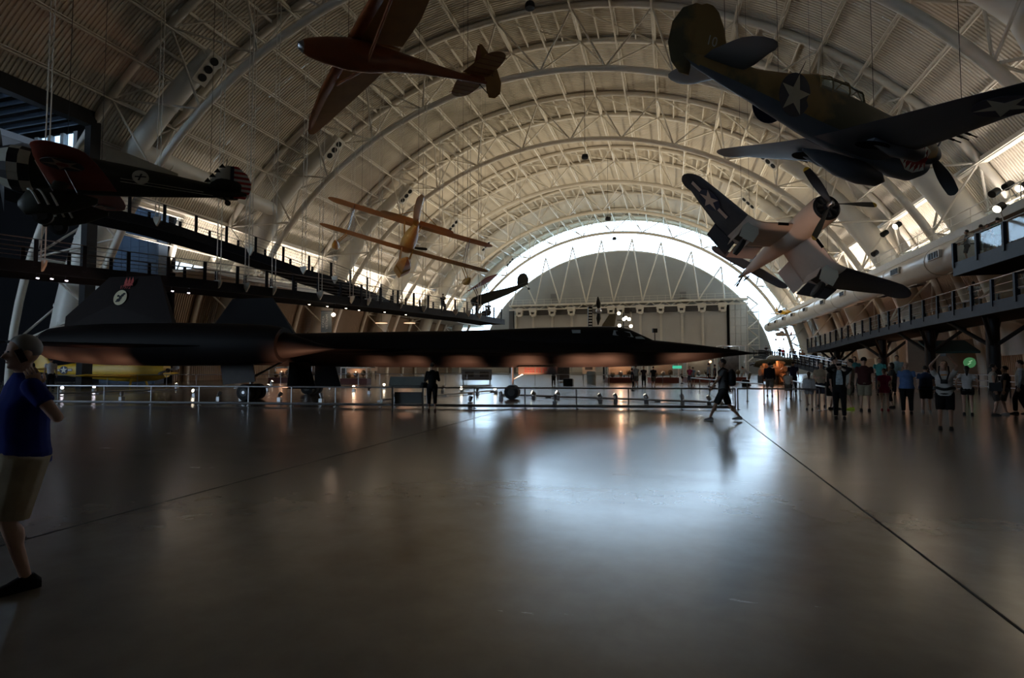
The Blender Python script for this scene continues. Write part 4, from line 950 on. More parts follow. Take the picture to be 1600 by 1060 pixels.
# ================================================================ RAISED WALKWAYS
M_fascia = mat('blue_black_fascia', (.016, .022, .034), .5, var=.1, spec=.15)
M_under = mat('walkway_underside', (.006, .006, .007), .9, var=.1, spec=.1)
def smooth_path(pts, n=6):
    pts = [V(p) for p in pts]; out = []
    for i in range(len(pts)-1):
        p0, p1, p2, p3 = pts[max(i-1, 0)], pts[i], pts[i+1], pts[min(i+2, len(pts)-1)]
        for k in range(n):
            t = k/n
            out.append(.5*((2*p1)+(p2-p0)*t+(2*p0-5*p1+4*p2-p3)*t*t+(3*p1-p0-3*p2+p3)*t**3))
    out.append(pts[-1]); return out
def walkway(name, pts, width, side, label, root=None, th=.5, rail_h=1.08, sp=1.9, lines=5, cat='walkway', group=None, glazed=False, both=True, post_w=.09, post_d=.16, rails_m=None):
    "pts: inner bottom edge; side=+1 widens to +x side"
    P = smooth_path(pts); root = root or empty(name, (0, 0, 0), 0, label, cat, group)
    def off(i):
        a = P[max(i-1, 0)]; b = P[min(i+1, len(P)-1)]; d = (b-a); d.z = 0; d.normalize(); return V((d.y, -d.x, 0))*side
    O = [P[i]+off(i)*width for i in range(len(P))]
    up = V((0, 0, 1))
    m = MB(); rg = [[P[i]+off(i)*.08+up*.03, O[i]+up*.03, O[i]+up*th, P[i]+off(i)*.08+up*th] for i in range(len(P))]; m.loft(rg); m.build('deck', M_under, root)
    for E_, s, nm in ((P, 1, 'inner'), (O, -1, 'outer')):
        m = MB(); rg = [[E_[i], E_[i]+off(i)*s*.1, E_[i]+off(i)*s*.1+up*(th+.08), E_[i]+up*(th+.08)] for i in range(len(P))]; m.loft(rg); m.build('fascia', M_fascia, root)
        if not both and s < 0: continue
        for k in range(lines):
            h = th+.08+rail_h*(k+1)/lines
            m = MB(); m.path([q+up*h+off(i)*s*.05 for i, q in enumerate(E_)], .028 if k == lines-1 else .011, 5); m.build('rail', rails_m or M_rail, root, True)
        # posts
        acc = 0; 
        nxt = 0
        for i in range(len(E_)-1):
            L = (E_[i+1]-E_[i]).length
            while nxt <= acc+L+1e-6:
                t = (nxt-acc)/L; q = E_[i].lerp(E_[i+1], t); d = (E_[i+1]-E_[i]); d.z = 0; a = math.atan2(d.y, d.x)
                m = MB(); m.box(q+up*(th+.08+rail_h*.5-.15)+off(i)*s*.02, (post_d, post_w, rail_h+.25), Matrix.Rotation(a, 3, 'Z'))
                if s > 0 or True: m.build('rail_post', M_fascia, root)
                nxt += sp
            acc += L
        if glazed and s > 0:
            m = MB(); m.loft([[E_[i]+up*(th+.14)+off(i)*.05, E_[i]+up*(th+rail_h)+off(i)*.05, E_[i]+up*(th+rail_h)+off(i)*.062, E_[i]+up*(th+.14)+off(i)*.062] for i in range(len(P))]); m.build('glass_panel', M_glass, root)
    return root
M_lrail = mat('pale_pipe_rail', (.42, .45, .5), .3, .8)
lowL = [(-31.6, 13.5, 6.0), (-29.3, 19.0, 6.0), (-27.3, 23.6, 6), (-26, 26.4, 6), (-24.8, 29.7, 6), (-22.8, 35.4, 6), (-21.2, 40.5, 6), (-20.0, 45.0, 6), (-18.6, 50.2, 6), (-17.6, 57.6, 6)]
upL = [(-35.0, 14.0, 11.2), (-33.2, 18.5, 10.8), (-31.4, 23.0, 10.15), (-30.3, 26.0, 9.95), (-29.0, 29.3, 9.4), (-25.9, 33.8, 8.1), (-24.9, 36.1, 7.75), (-23.9, 40.0, 7.1), (-23.6, 43.8, 6.5)]
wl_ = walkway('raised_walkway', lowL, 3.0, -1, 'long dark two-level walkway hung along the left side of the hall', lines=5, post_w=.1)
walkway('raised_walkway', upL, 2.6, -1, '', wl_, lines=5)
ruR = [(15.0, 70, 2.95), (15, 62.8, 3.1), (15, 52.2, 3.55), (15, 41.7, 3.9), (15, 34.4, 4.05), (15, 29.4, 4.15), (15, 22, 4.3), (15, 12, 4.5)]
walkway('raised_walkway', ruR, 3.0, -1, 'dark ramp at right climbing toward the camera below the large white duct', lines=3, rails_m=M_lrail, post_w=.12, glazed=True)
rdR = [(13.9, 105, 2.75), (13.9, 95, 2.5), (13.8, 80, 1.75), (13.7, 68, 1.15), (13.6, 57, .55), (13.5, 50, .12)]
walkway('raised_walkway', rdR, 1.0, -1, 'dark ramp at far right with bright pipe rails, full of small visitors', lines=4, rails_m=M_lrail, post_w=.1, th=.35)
ovR = [(14.5, 34.4, 6.3), (14.5, 28, 6.3), (14.5, 20, 6.3), (14.5, 10, 6.3)]
walkway('viewing_platform', ovR, 6, -1, 'dark viewing platform with glass rail at far right edge, above the ramp', lines=1, glazed=True, cat='viewing platform', sp=2.3, th=.62, post_w=.14, both=False)
m = MB(); m.box((17.5, 34.45, 6.65), (6, .12, .7)); [m.box((x, 34.45, 7.4), (.14, .14, 1.2)) for x in (14.6, 16.6, 18.6)]; m.box((17.5, 34.45, 8.0), (6, .05, .06)); tag(m.build('platform_end_rail', M_fascia), 'dark end rail closing the viewing platform at upper right', 'railing')
# branching columns under the right ramp
for k, y in enumerate((64.5, 51.5, 43.0, 35.5, 26.5)):
    c = empty('ramp_column', (16.6, y, 0), 0, 'dark branching column holding the right hand ramp, %s from the camera' % ordn(4-k), 'column', 'branching columns under the ramp')
    top = interp([(12, 4.5), (29.4, 4.15), (41.7, 3.9), (52.2, 3.55), (70, 2.95)], y)[0]
    m = MB(); m.path([(0, 0, 0), (0, 0, top+.02)], .30, 14); m.build('shaft', M_black, c, True)
    for dx, dy in ((-1.2, -1.9), (1.2, -1.9), (-1.2, 1.9), (1.2, 1.9)):
        m = MB(); m.tube((0, 0, top-1.5), (dx, dy, top+.02), .11, 8); m.build('branch', M_black, c, True)
# light-rail handrails on the floor right of the ramps
for k, (a, b) in enumerate((((13.4, 49, 0), (13.0, 30, 0)), ((15.6, 49, 0), (15.8, 24, 0)))):
    r = empty('floor_handrail', (0, 0, 0), 0, 'bright pipe handrail on the floor behind the crowd at right, %s run' % ('nearer' if k == 0 else 'farther'), 'handrail')
    for z in (.45, .75, 1.05): m = MB(); m.tube(V(a)+V((0, 0, z)), V(b)+V((0, 0, z)), .022, 6); m.build('rail', M_lrail, r, True)
    for j in range(10): p = V(a).lerp(V(b), j/9); m = MB(); m.box(p+V((0, 0, .53)), (.05, .05, 1.06)); m.build('post', M_black, r)
# hangers: pairs of rods ending in a pointed shackle
def hanger(x, y, h, label, sep=.28, zt=None):
    p = onh(x, y, h); c = empty('hanger_rod', (p.x, p.y, 0), 0, label, 'hanger', 'rod pairs hanging the left walkways')
    dv = p.x-VC; zt = 26
    for a in range(0, 90, 1):
        q = arc(-a if dv < 0 else a, 3.6, 0)
        if abs(q.x-VC) >= abs(dv): zt = q.z; break
    for s in (-1, 1): m = MB(); m.tube((s*sep/2, 0, h+.45), (s*sep/2, 0, zt), .028, 6); m.build('rod', M_steel, c, True)
    m = MB(); m.prism([(-.28, .32), (.28, .32), (.2, .05), (0, -.25), (-.2, .05)], .1, Matrix.Rotation(R(90), 3, 'X'), (0, 0, h+.35)); m.build('shackle', M_steel, c)
low_a = [(66, 428), (341, 455), (385, 459), (427, 464), (500, 471), (549, 477), (575, 480), (593, 483), (625, 486), (662, 490), (688, 494), (712, 495), (732, 497), (749, 500)]
for k, (x, y) in enumerate(low_a): hanger(x, y, 6.0, 'pair of thin cream rods down to the lower left walkway, %s from the left' % ordn(k))
up_a = [(245, 356, 9.9), (391, 402, 8.9), (474, 431, 8.0), (523, 446, 7.5)]
for k, (x, y, h) in enumerate(up_a): hanger(x, y, h, 'pair of thin cream rods down to the upper left walkway, %s from the left' % ordn(k))
# round downlights under the walkways
for k, (x, y, h) in enumerate([(67, 437, 5.75), (89, 438, 5.75), (112, 441, 5.75), (233, 452, 5.75), (277, 457, 5.75), (302, 460, 5.75), (427, 472, 5.8), (490, 478, 5.8), (518, 481, 5.8), (547, 484, 5.8), (567, 487, 5.8), (607, 490, 5.8), (640, 494, 5.8)]):
    p = onh(x, y-1, h); p.x -= .35; c = empty('walkway_light', p, 0, 'tiny glowing light under the left walkway, %s from the left' % ordn(k), 'light', 'small lights under the left walkway')
    m = MB(); m.path([(0, 0, .3), (0, 0, .06)], .07, 10); m.build('lamp_head', M_black, c, True); m = MB(); m.path([(0, 0, .06), (0, 0, .03)], .065, 10); m.build('lens', M_bulbw if k < 6 else M_bulb, c)
for k, (x, y) in enumerate([(1409, 528), (1350, 543), (1331, 547), (1310, 555)]):
    p = onh(x, y, [3.85, 3.6, 3.45, 3.3][k]); p.x = max(p.x, 15.3); c = empty('walkway_light', p, 0, 'tiny glowing light under the right hand ramp, %s from the right' % ordn(k), 'light', 'small lights under the right ramp')
    m = MB(); m.path([(0, 0, .12), (0, 0, 0)], .08, 10); m.build('lamp_head', M_black, c, True); m = MB(); m.path([(0, 0, -.01), (0, 0, -.04)], .07, 10); m.build('lens', M_bulb, c)
# black domes hung from the crown
for k, (x, y, u, s) in enumerate([(828, 9, 34, .62), (914, 245, 52, .62), (950, 342, 76, .75), (960, 373, 98, .7)]):
    p = onu(x, y, u); c = empty('hanging_speaker', p, 0, 'small black dome speaker hanging under the roof crown, %s from the camera' % ordn(k), 'speaker', 'black dome speakers under the roof')
    m = MB(); m.path([(0, 0, -.3*s), (0, 0, -.05*s), (0, 0, .3*s), (0, 0, .42*s)], [.5*s, .56*s, .46*s, .15*s], 12); m.build('housing', M_black, c, True, 40); m = MB(); m.tube((0, 0, .4*s), (0, 0, arc(math.degrees(math.asin((p.x-VC)/30)), 3.6, 0).z-p.z), .02, 5); m.build('cable', M_black, c)
# stage lamps on the right ledge
for k, (x, y, u, lit) in enumerate([(1402, 352, 45, 1), (1382, 365, 47, 0), (1367, 396, 50, 0), (1554, 301, 36, 0), (1575, 290, 36, 0), (1597, 292, 35.5, 1), (1562, 324, 35, 1), (1219, 487, 88, 0)]):
    p = onu(x, y, u); c = empty('stage_lamp', p, 0, '%s black stage lamp clamped above the right ledge, %s from the left' % ('glowing' if lit else 'unlit', ordn([1, 2, 3, 4, 5, 7, 6, 0][k])), 'stage lamp', 'stage lamps along the right ledge')
    m = MB(); d = V((-.5, -.2, -.35)).normalized(); m.path([-d*.3, -d*.22, d*.2], [.08, .2, .22], 12); m.build('lamp_head', M_black, c, True); m = MB(); m.path([d*.2, d*.22], .2, 12); m.build('lens', M_bulb if lit else M_black, c); m = MB(); m.tube((0, 0, 0), (.2, .1, -.8), .03, 6); m.build('arm', M_steel, c)
POSE = {'P40': ([[0.8191, -0.5212, 0.2395], [0.558, 0.8209, -0.1218], [-0.1331, 0.2335, 0.9632]], [8.084, 19.825, 8.001]), 'F4U': ([[0.2886, 0.8438, 0.4525], [-0.9398, 0.1594, 0.3021], [0.1828, -0.5125, 0.839]], [6.928, 26.868, 8.742]), 'N3N': ([[-0.5194, -0.8245, 0.2246], [0.8523, -0.5189, 0.0661], [0.0621, 0.2258, 0.9722]], [-16.348, 31.755, 9.182]), 'GLD': ([[-0.6317, 0.7652, -0.124], [-0.7678, -0.6397, -0.0357], [-0.1067, 0.0726, 0.9916]], [-9.498, 12.304, 10.214]), 'P26': ([[-0.7158, 0.6977, 0.0277], [-0.6982, -0.7155, -0.0217], [0.0047, -0.0349, 0.9994]], [-20.126, 11.679, 7.799])}
ROT_F4U = 60
# ================================================================ AIRCRAFT MODELS  (x forward, y left, z up, nose at origin)
def body(name, st, m, parent, n=22, e=2.0, ang=60):
    "st: (x, half width, half height, z centre)"
    b = MB(); b.loft([superring(x, w, h, z, n, e) for x, w, h, z in st]); return b.build(name, m, parent, True, ang)
AIR = [(0, 0), (.02, .35), (.08, .72), (.2, .97), (.35, 1), (.6, .72), (.85, .28), (1, .03)]
def wing(name, secs, m, parent, axis='y', ang=50):
    "secs: (span pos, x LE, x TE, z, thickness)"
    b = MB(); rg = []
    for s, le, te, z, t in secs:
        up = []; dn = []
        for f, q in AIR:
            x = le+(te-le)*f
            if axis == 'y': up.append(V((x, s, z+t*q*.6))); dn.append(V((x, s, z-t*q*.4)))
            else: up.append(V((x, t*q*.5, s))); dn.append(V((x, -t*q*.5, s)))
        rg.append(up+dn[-1:0:-1])
    b.loft(rg); return b.build(name, m, parent, True, ang)
def tipround(s, le, te, z, t, n=4, fwd=.5, ext=.5, sgn=1):
    "rounded tip sections following (s, le, te)"
    o = []; c = te-le
    for k in range(n+1):
        a = math.pi/2*k/n; f = math.cos(a); d = math.sin(a)*ext
        o.append((s+sgn*d, le+c*fwd*(1-f), te-c*(1-fwd)*(1-f), z, t*max(.15, f)))
    return o
def star_poly(r, rot=0, k=.382): return [((r if i % 2 == 0 else r*k)*math.sin(math.pi*i/5+rot), (r if i % 2 == 0 else r*k)*math.cos(math.pi*i/5+rot)) for i in range(10)]
def frame_at(p, ex, nrm):
    "matrix with local x=ex, local z=nrm"
    ex = V(ex).normalized(); ez = V(nrm).normalized(); ey = ez.cross(ex).normalized(); ex = ey.cross(ez)
    return Matrix(((ex.x, ey.x, ez.x, p[0]), (ex.y, ey.y, ez.y, p[1]), (ex.z, ey.z, ez.z, p[2]), (0, 0, 0, 1)))
def decal(name, polys, th, M, parent, ms):
    "stack of polygons, each on its own slightly higher layer"
    b = MB()
    for i, (poly, mi) in enumerate(polys): b.cur = mi; b.prism(poly, th, None, (0, 0, th*.6*i))
    o = b.build(name, ms, parent); o.matrix_local = M; return o
def circ(r, n=28, cx=0, cy=0): return [(cx+r*math.cos(2*math.pi*k/n), cy+r*math.sin(2*math.pi*k/n)) for k in range(n)]
M_starw = mat('aged_white_marking', (.62, .60, .52), .6, var=.05)
M_starblue = mat('insignia_blue', (.015, .02, .05), .6, var=.05)
def insignia(M, r, parent, bars=False, white=None, name='star_insignia'):
    p = [(circ(r), 0)]
    if bars: p = [([(-r*2.05, -r*.3), (r*2.05, -r*.3), (r*2.05, r*.3), (-r*2.05, r*.3)], 0), ([(-r*1.93, -r*.2), (r*1.93, -r*.2), (r*1.93, r*.2), (-r*1.93, r*.2)], 1), (circ(r), 0)]
    p.append((star_poly(r*.97), 1)); return decal(name, p, .008, M, parent, [M_starblue, white or M_starw])
def prop(parent, x, z, nb, rad, m, tip=None, rot=0, chord=.16, hub=.14):
    b = MB(); b.path([(x-.15, 0, z), (x, 0, z), (x+.12, 0, z)], [hub, hub, hub*.4], 12); h = b.build('propeller_hub', M_chrome if tip else m, parent, True)
    for k in range(nb):
        a = rot+2*math.pi*k/nb; dr = V((0, math.sin(a), math.cos(a))); sd = V((0, math.cos(a), -math.sin(a)))
        for nm, q0, q1, mm in (('propeller_blade', .05, .93, m), ('blade_tip', .93, 1.0, tip or m)):
            rg = []
            n = 9 if nm == 'propeller_blade' else 3
            for i in range(n+1):
                f = q0+(q1-q0)*i/n; w = chord*(math.sin(min(1, f*1.15)*math.pi*.72)**.6)*(1 if f < .9 else math.sqrt(max(0.03, 1-((f-.9)/.101)**2))); tw = R(65-50*f)
                c = V((x, 0, z))+dr*rad*f; u = sd*math.cos(tw)+V((1, 0, 0))*math.sin(tw); v = V((1, 0, 0))*math.cos(tw)-sd*math.sin(tw)
                rg.append([c+u*w, c+v*.03*(1.1-f)+u*w*.3, c-u*w, c-v*.03*(1.1-f)])
            b = MB(); b.loft(rg); b.build(nm, mm, h, True, 60)
    return h
def posed(name, M3, T, label, cat='aircraft'):
    M = Matrix(((*M3[0], T[0]), (*M3[1], T[1]), (*M3[2], T[2]), (0, 0, 0, 1)))
    return empty(name, label=label, cat=cat, M=M)
# ---- shark-mouthed fighter
M_camo = mat('olive_and_sand_camouflage', (.11, .10, .055), .6, scale=.42, col2=(.34, .21, .07))
M_grey = mat('neutral_grey_underside', (.10, .115, .14), .5, var=.06, scale=1.5)
M_under_b = mat('dark_prop_black', (.015, .015, .017), .5)
M_yel = mat('yellow_tip', (.7, .45, .03), .5)
P = posed('fighter_plane', *POSE['P40'], 'olive and sand fighter with shark mouth nose hanging at upper right')
fus = [(-.62, .40, .42, -.06), (-.9, .46, .56, -.14), (-1.4, .5, .68, -.16), (-2.2, .54, .72, -.1), (-3.2, .56, .74, -.04), (-4.2, .55, .78, .02), (-5.2, .48, .70, .08), (-6.2, .40, .56, .14), (-7.2, .30, .42, .2), (-8.2, .2, .3, .26), (-9.0, .1, .18, .3), (-9.5, .04, .08, .34)]
# two-tone skin: upper camouflage, grey below
b = MB(); n = 24; rg = [superring(x, w, h, z, n) for x, w, h, z in fus]
b.loft(rg)
b.mi = [0]*len(b.f)
for i, f in enumerate(b.f):
    if len(f) == 4:
        k = i % n
        zc = sum(b.v[j][2] for j in f)/4; xx = sum(b.v[j][0] for j in f)/4
        st_ = min(fus, key=lambda s: abs(s[0]-xx))
        b.mi[i] = 1 if zc < st_[3]-st_[2]*.35 else 0
b.build('fuselage', [M_camo, M_grey], P, True, 60)
body('spinner', [(0, .02, .02, 0), (-.1, .13, .13, 0), (-.3, .26, .26, 0), (-.6, .36, .36, -.02)], M_grey, P)
body('chin_scoop', [(-.68, .34, .26, -.48), (-1.0, .42, .36, -.56), (-1.6, .45, .38, -.58), (-2.6, .38, .28, -.56), (-3.4, .2, .15, -.55)], M_grey, P)
prop(P, -.33, 0, 3, 1.65, M_under_b, None, R(100), .17, .12)
for s in (1, -1):
    secs = [(s*.2, -2.35, -5.0, -.62, .36), (s*.9, -2.45, -4.95, -.58, .34), (s*2.2, -2.72, -4.8, -.45, .28), (s*3.6, -3.0, -4.62, -.28, .21)]+[(a, b_, c, d, e) for a, b_, c, d, e in tipround(s*4.9, -3.28, -4.42, -.13, .14, 4, .4, .8, s)]
    w_ = wing('wing', secs, mat('darkened_grey_wing', (.05, .056, .07), .5, var=.06, scale=1.5), P)  # underside grey darkened to offset stray light on the wing
    # landing gear bulges ahead of the leading edge and wheel well discs
    body('gear_fairing', [(-2.1, .05, .05, -.6), (-2.35, .2, .2, -.62), (-3.2, .24, .22, -.66), (-4.1, .12, .1, -.62)], M_grey, P).location = (0, s*1.25, 0)
    m = MB(); m.prism(circ(.42), .02); q = m.build('wheel_well', M_dark, w_); q.matrix_local = frame_at((-3.9, s*1.15, -.735), (1, 0, 0), (0, -.05*s, -1))
    for g in (0, .22, .44):
        m = MB(); m.tube((-2.55-g*.2, s*(2.3+g), -.43+g*.1), (-2.85, s*(2.3+g), -.43+g*.1), .03, 6); m.tube((-2.3-g*.2, s*(2.3+g), -.43+g*.1), (-2.55-g*.2, s*(2.3+g), -.43+g*.1), .018, 6); m.build('gun_barrel', M_black, w_)
    st_ = [(s*.1, -7.7, -8.95, .42, .12), (s*.6, -7.75, -9.05, .42, .11)]+tipround(s*1.35, -7.95, -9.0, .42, .08, 4, .45, .65, s)
    wing('tailplane', st_, M_grey, P)
insignia(frame_at((-3.85, -4.2, -.33), (0, -1, .11), (0, -.11, -1)), .55, P)
insignia(frame_at((-6.2, -.47, .12), (1, 0, 0), (0.09, -1, .05)), .56, P)
insignia(frame_at((-6.2, .47, .12), (1, 0, 0), (0.09, 1, .05)), .56, P)
# drop tank
body('drop_tank', [(-1.9, .04, .04, -1.15), (-2.2, .22, .22, -1.15), (-2.9, .32, .32, -1.13), (-3.7, .30, .3, -1.1), (-4.6, .16, .16, -1.02), (-5.1, .03, .03, -.98)], M_grey, P)
m = MB(); m.box((-3.0, 0, -.82), (.5, .08, .4)); m.build('tank_pylon', M_grey, P)
fn = wing('fin', [(.3, -8.05, -9.3, 0, .12), (.8, -8.25, -9.5, 0, .10), (1.3, -8.5, -9.55, 0, .08), (1.6, -8.75, -9.35, 0, .05), (1.7, -8.95, -9.15, 0, .02)], M_camo, P, 'z')
wing('rudder', [(-.1, -9.2, -9.5, 0, .07), (.1, -9.2, -9.8, 0, .07), (.5, -9.3, -10.0, 0, .07), (1.0, -9.3, -10.0, 0, .06), (1.4, -9.2, -9.8, 0, .05), (1.62, -9.1, -9.45, 0, .03)], M_camo, P, 'z')
tm = text_mesh('tail_number', '10', .34, M_starw, frame_at((-8.8, -.065, .85), (1, 0, 0), (0, -1, 0)), fn)
# canopy: frames and panes
cb = [(-3.35, .1, .62), (-3.75, .32, .98), (-4.3, .34, 1.08), (-4.9, .33, 1.08), (-5.3, .3, 1.02)]
def hoop(x, w, zt, zb=.55, n=9): return [V((x, w*math.cos(a), zb+(zt-zb)*math.sin(a))) for a in [math.pi*k/n for k in range(n+1)]]
m = MB(); m.sheet([hoop(*c) for c in cb]); cn = m.build('canopy_glass', glass('canopy_glazing', (.75, .85, .9), .25, .08), P, True)
for c in cb: m = MB(); m.path(hoop(*c), .022, 5); m.build('canopy_frame', M_camo, cn)
for f in (0, .25, .5, .75, 1): m = MB(); m.path([hoop(*c, n=4)[int(f*4)] for c in cb], .018, 5); m.build('canopy_frame', M_camo, cn)
b = MB(); b.loft([hoop(-5.3, .3, 1.02)+[V((-5.3, 0, .4))], hoop(-6.3, .2, .78, .5)+[V((-6.3, 0, .4))], hoop(-7.2, .08, .62, .5)+[V((-7.2, 0, .4))]]); b.build('rear_spine', M_camo, P, True)
m = MB(); m.tube((-5.9, 0, .7), (-5.75, 0, 1.25), .02, 6, .008); m.build('aerial_mast', M_black, P)
# shark mouth on both cheeks
M_teeth = mat('white_teeth_paint', (.85, .83, .76), .5); M_mouth = mat('mouth_red_paint', (.35, .02, .02), .5)
for s in (1, -1):
    def cheek(x, z):
        # surface of nose / scoop side
        w = interp([(.6, .40), (.9, .46), (1.4, .5), (2.2, .54)], -x)[0]
        yy = w*math.sqrt(max(.04, 1-((z+.14)/.7)**2)); sc = .45*math.sqrt(max(.0, 1-((z+.57)/.39)**2)) if abs(z+.57) < .39 and x < -.7 else 0
        return V((x, s*(max(yy, sc)+.012), z))
    top = [(-1.0, -.10), (-1.3, -.0), (-1.6, .02), (-1.95, -.06), (-2.3, -.26)]; bot = [(-1.05, -.66), (-1.35, -.80), (-1.7, -.78), (-2.05, -.58), (-2.3, -.30)]
    m = MB(); m.sheet([[cheek(a[0]+(c[0]-a[0])*f, a[1]+(c[1]-a[1])*f) for f in (0, .2, .4, .6, .8, 1)] for a, c in zip(top, bot)]); mo = m.build('shark_mouth', M_mouth, P)
    m = MB()
    for L_, sg in ((top, -1), (bot, 1)):
        for i in range(len(L_)-1):
            for h_ in (0, .5):
                a = V((L_[i][0]+(L_[i+1][0]-L_[i][0])*h_, 0, L_[i][1]+(L_[i+1][1]-L_[i][1])*h_)); c = V((L_[i][0]+(L_[i+1][0]-L_[i][0])*(h_+.5), 0, L_[i][1]+(L_[i+1][1]-L_[i][1])*(h_+.5)))
                t = (a+c)/2+V((0, 0, sg*.23))
                tri = [cheek(q.x, q.z)+V((0, s*.01, 0)) for q in (a, c, t)]
                m.add(tri+[q+V((0, s*.008, 0)) for q in tri], [(0, 1, 2), (5, 4, 3), (0, 3, 4, 1), (1, 4, 5, 2), (2, 5, 3, 0)])
    m.build('teeth', M_teeth, mo)
# ---- gull-winged fighter
M_nb = mat('faded_sea_blue', (.045, .055, .075), .5, var=.1, scale=1)
M_pk = mat('warm_lit_white_underside', (.62, .50, .42), .55, var=.07, scale=1)  # white underside with the warm spotlight's pink put into the colour
M_outer = mat('dark_blue_outer_wing', (.05, .048, .055), .6, var=.1)
P = posed('fighter_plane', *POSE['F4U'], 'gull-winged navy fighter with three-blade propeller hanging below the shark-mouthed one')
fus = [(-.5, .62, .62, 0), (-.75, .68, .68, 0), (-1.5, .68, .70, 0), (-2.2, .64, .70, 0), (-3.4, .58, .68, .02), (-4.6, .52, .62, .03), (-6, .42, .52, .05), (-7.5, .30, .38, .06), (-8.8, .18, .24, .06), (-9.9, .05, .08, .06)]
b = MB(); n = 28; b.loft([superring(x, w, h, z, n) for x, w, h, z in fus])
for i, f in enumerate(b.f):
    if len(f) == 4:
        zc = sum(b.v[j][2] for j in f)/4; b.mi[i] = 1 if zc < .12 else 0
b.build('fuselage', [M_nb, M_pk], P, True, 60)
m = MB(); m.path([(-.5, 0, 0), (-.42, 0, 0)], [.6, .52], 28, False); m.path([(-.52, 0, 0), (-.55, 0, 0)], .56, 24); cw = m.build('cowl_opening', M_black, P, True)
for k in range(9): a = 2*math.pi*k/9; m = MB(); m.path([(-.5, .2*math.cos(a), .2*math.sin(a)), (-.5, .46*math.cos(a), .46*math.sin(a))], .09, 8); m.build('engine_cylinder', mat('engine_metal', (.12, .12, .12), .4, .7), cw, True)
prop(P, -.12, 0, 3, 2.02, M_under_b, M_yel, R(ROT_F4U), .19, .15)
for s in (1, -1):
    inner = [(s*.3, -2.15, -4.85, -.25, .42), (s*1.0, -2.15, -4.95, -.62, .42), (s*1.75, -2.2, -5.0, -1.0, .40), (s*2.15, -2.25, -5.0, -1.08, .38), (s*2.6, -2.3, -4.95, -1.0, .34)]
    wi = wing('inner_wing', inner, M_pk, P)
    outer = [(s*2.6, -2.3, -4.95, -1.0, .34), (s*3.6, -2.45, -4.75, -.66, .28), (s*4.8, -2.65, -4.45, -.25, .2)]+tipround(s*5.45, -2.8, -4.25, -.02, .14, 5, .45, .8, s)
    wo = wing('outer_wing', outer, M_outer, P)
    # drooped flaps
    m = MB(); m.add([(-4.75, s*.75, -.58), (-4.9, s*2.0, -1.15), (-5.65, s*2.0, -1.55), (-5.5, s*.75, -1.0), (-4.75, s*.75, -.66), (-4.9, s*2.0, -1.23), (-5.65, s*2.0, -1.6), (-5.5, s*.75, -1.05)], [(0, 1, 2, 3), (7, 6, 5, 4), (0, 4, 5, 1), (1, 5, 6, 2), (2, 6, 7, 3), (3, 7, 4, 0)]); m.build('flap', M_pk, wi)
    m = MB(); m.add([(-4.8, s*2.1, -1.1), (-4.65, s*3.5, -.76), (-5.35, s*3.5, -1.1), (-5.6, s*2.1, -1.5), (-4.8, s*2.1, -1.18), (-4.65, s*3.5, -.84), (-5.35, s*3.5, -1.15), (-5.6, s*2.1, -1.56)], [(0, 1, 2, 3), (7, 6, 5, 4), (0, 4, 5, 1), (1, 5, 6, 2), (2, 6, 7, 3), (3, 7, 4, 0)]); m.build('flap', M_outer, wo)
    # main gear
    g = MB(); g.tube((-2.7, s*2.1, -1.1), (-2.95, s*2.1, -2.15), .09, 10); g.tube((-3.6, s*2.1, -1.15), (-2.9, s*2.1, -1.8), .05, 8); gg = g.build('gear_leg', M_pk, P, True)
    wheel((-2.98, s*2.1, -2.3), .42, .22, gg)
    d = MB(); d.prism([(-.35, -.55), (.35, -.55), (.42, .1), (.2, .6), (-.2, .6), (-.42, .1)], .03); q = d.build('gear_door', mat('pale_green_white', (.55, .6, .55), .5), P); q.matrix_local = frame_at((-2.52, s*2.1, -1.55), (0, 1, 0), (1, 0, .15))
    text_mesh('door_number', '56', .26, M_under_b, frame_at((-2.49, s*2.1, -1.62), (0, 1, 0), (1, 0, .15)), q)
    for e in (-.35, .35): d = MB(); d.box((-3.6, s*2.1+e, -1.45), (1.3, .03, .55)); d.build('wheel_well_door', M_pk, P)
    d = MB(); d.box((-3.65, s*2.1, -1.24), (1.25, .62, .04)); d.build('wheel_well', M_sr2, wi)
    d = MB(); d.box((-2.17, s*.95, -.6), (.05, .5, .13), Matrix.Rotation(R(-s*28), 3, 'X')); d.build('oil_cooler_intake', M_dark, wi)
    st_ = [(s*.1, -8.35, -9.4, .38, .12), (s*1.2, -8.4, -9.4, .38, .1)]+tipround(s*2.0, -8.5, -9.35, .38, .07, 4, .45, .5, s)
    wing('tailplane', st_, M_grey, P)
insignia(frame_at((-3.45, -4.45, -.50), (0, -1, .35), (-.02, -.35, -1)), .66, P, True, mat('peach_lit_marking', (.70, .48, .36), .6))  # white of the marking tinted peach for the warm spotlight
wing('fin', [(.2, -8.0, -9.5, 0, .12), (1.0, -8.6, -9.7, 0, .1), (1.5, -8.9, -9.65, 0, .06), (1.65, -9.1, -9.4, 0, .03)], M_nb, P, 'z')
b = MB(); b.loft([hoop(-3.5, .1, .75, .6)+[V((-3.5, 0, .5))], hoop(-4.0, .3, 1.1, .6)+[V((-4.0, 0, .5))], hoop(-5, .32, 1.12, .6)+[V((-5.0, 0, .5))], hoop(-6, .12, .75, .5)+[V((-6.0, 0, .4))]]); b.build('canopy', M_pane, P, True)
g = MB(); g.tube((-9.2, 0, -.05), (-9.35, 0, -.65), .04, 8); gg = g.build('tail_gear', M_black, P, True); wheel((-9.4, 0, -.72), .13, .09, gg)
g = MB(); g.tube((-9.0, 0, -.05), (-10.1, 0, -.5), .035, 6); g.build('arrester_hook', M_black, P, True)
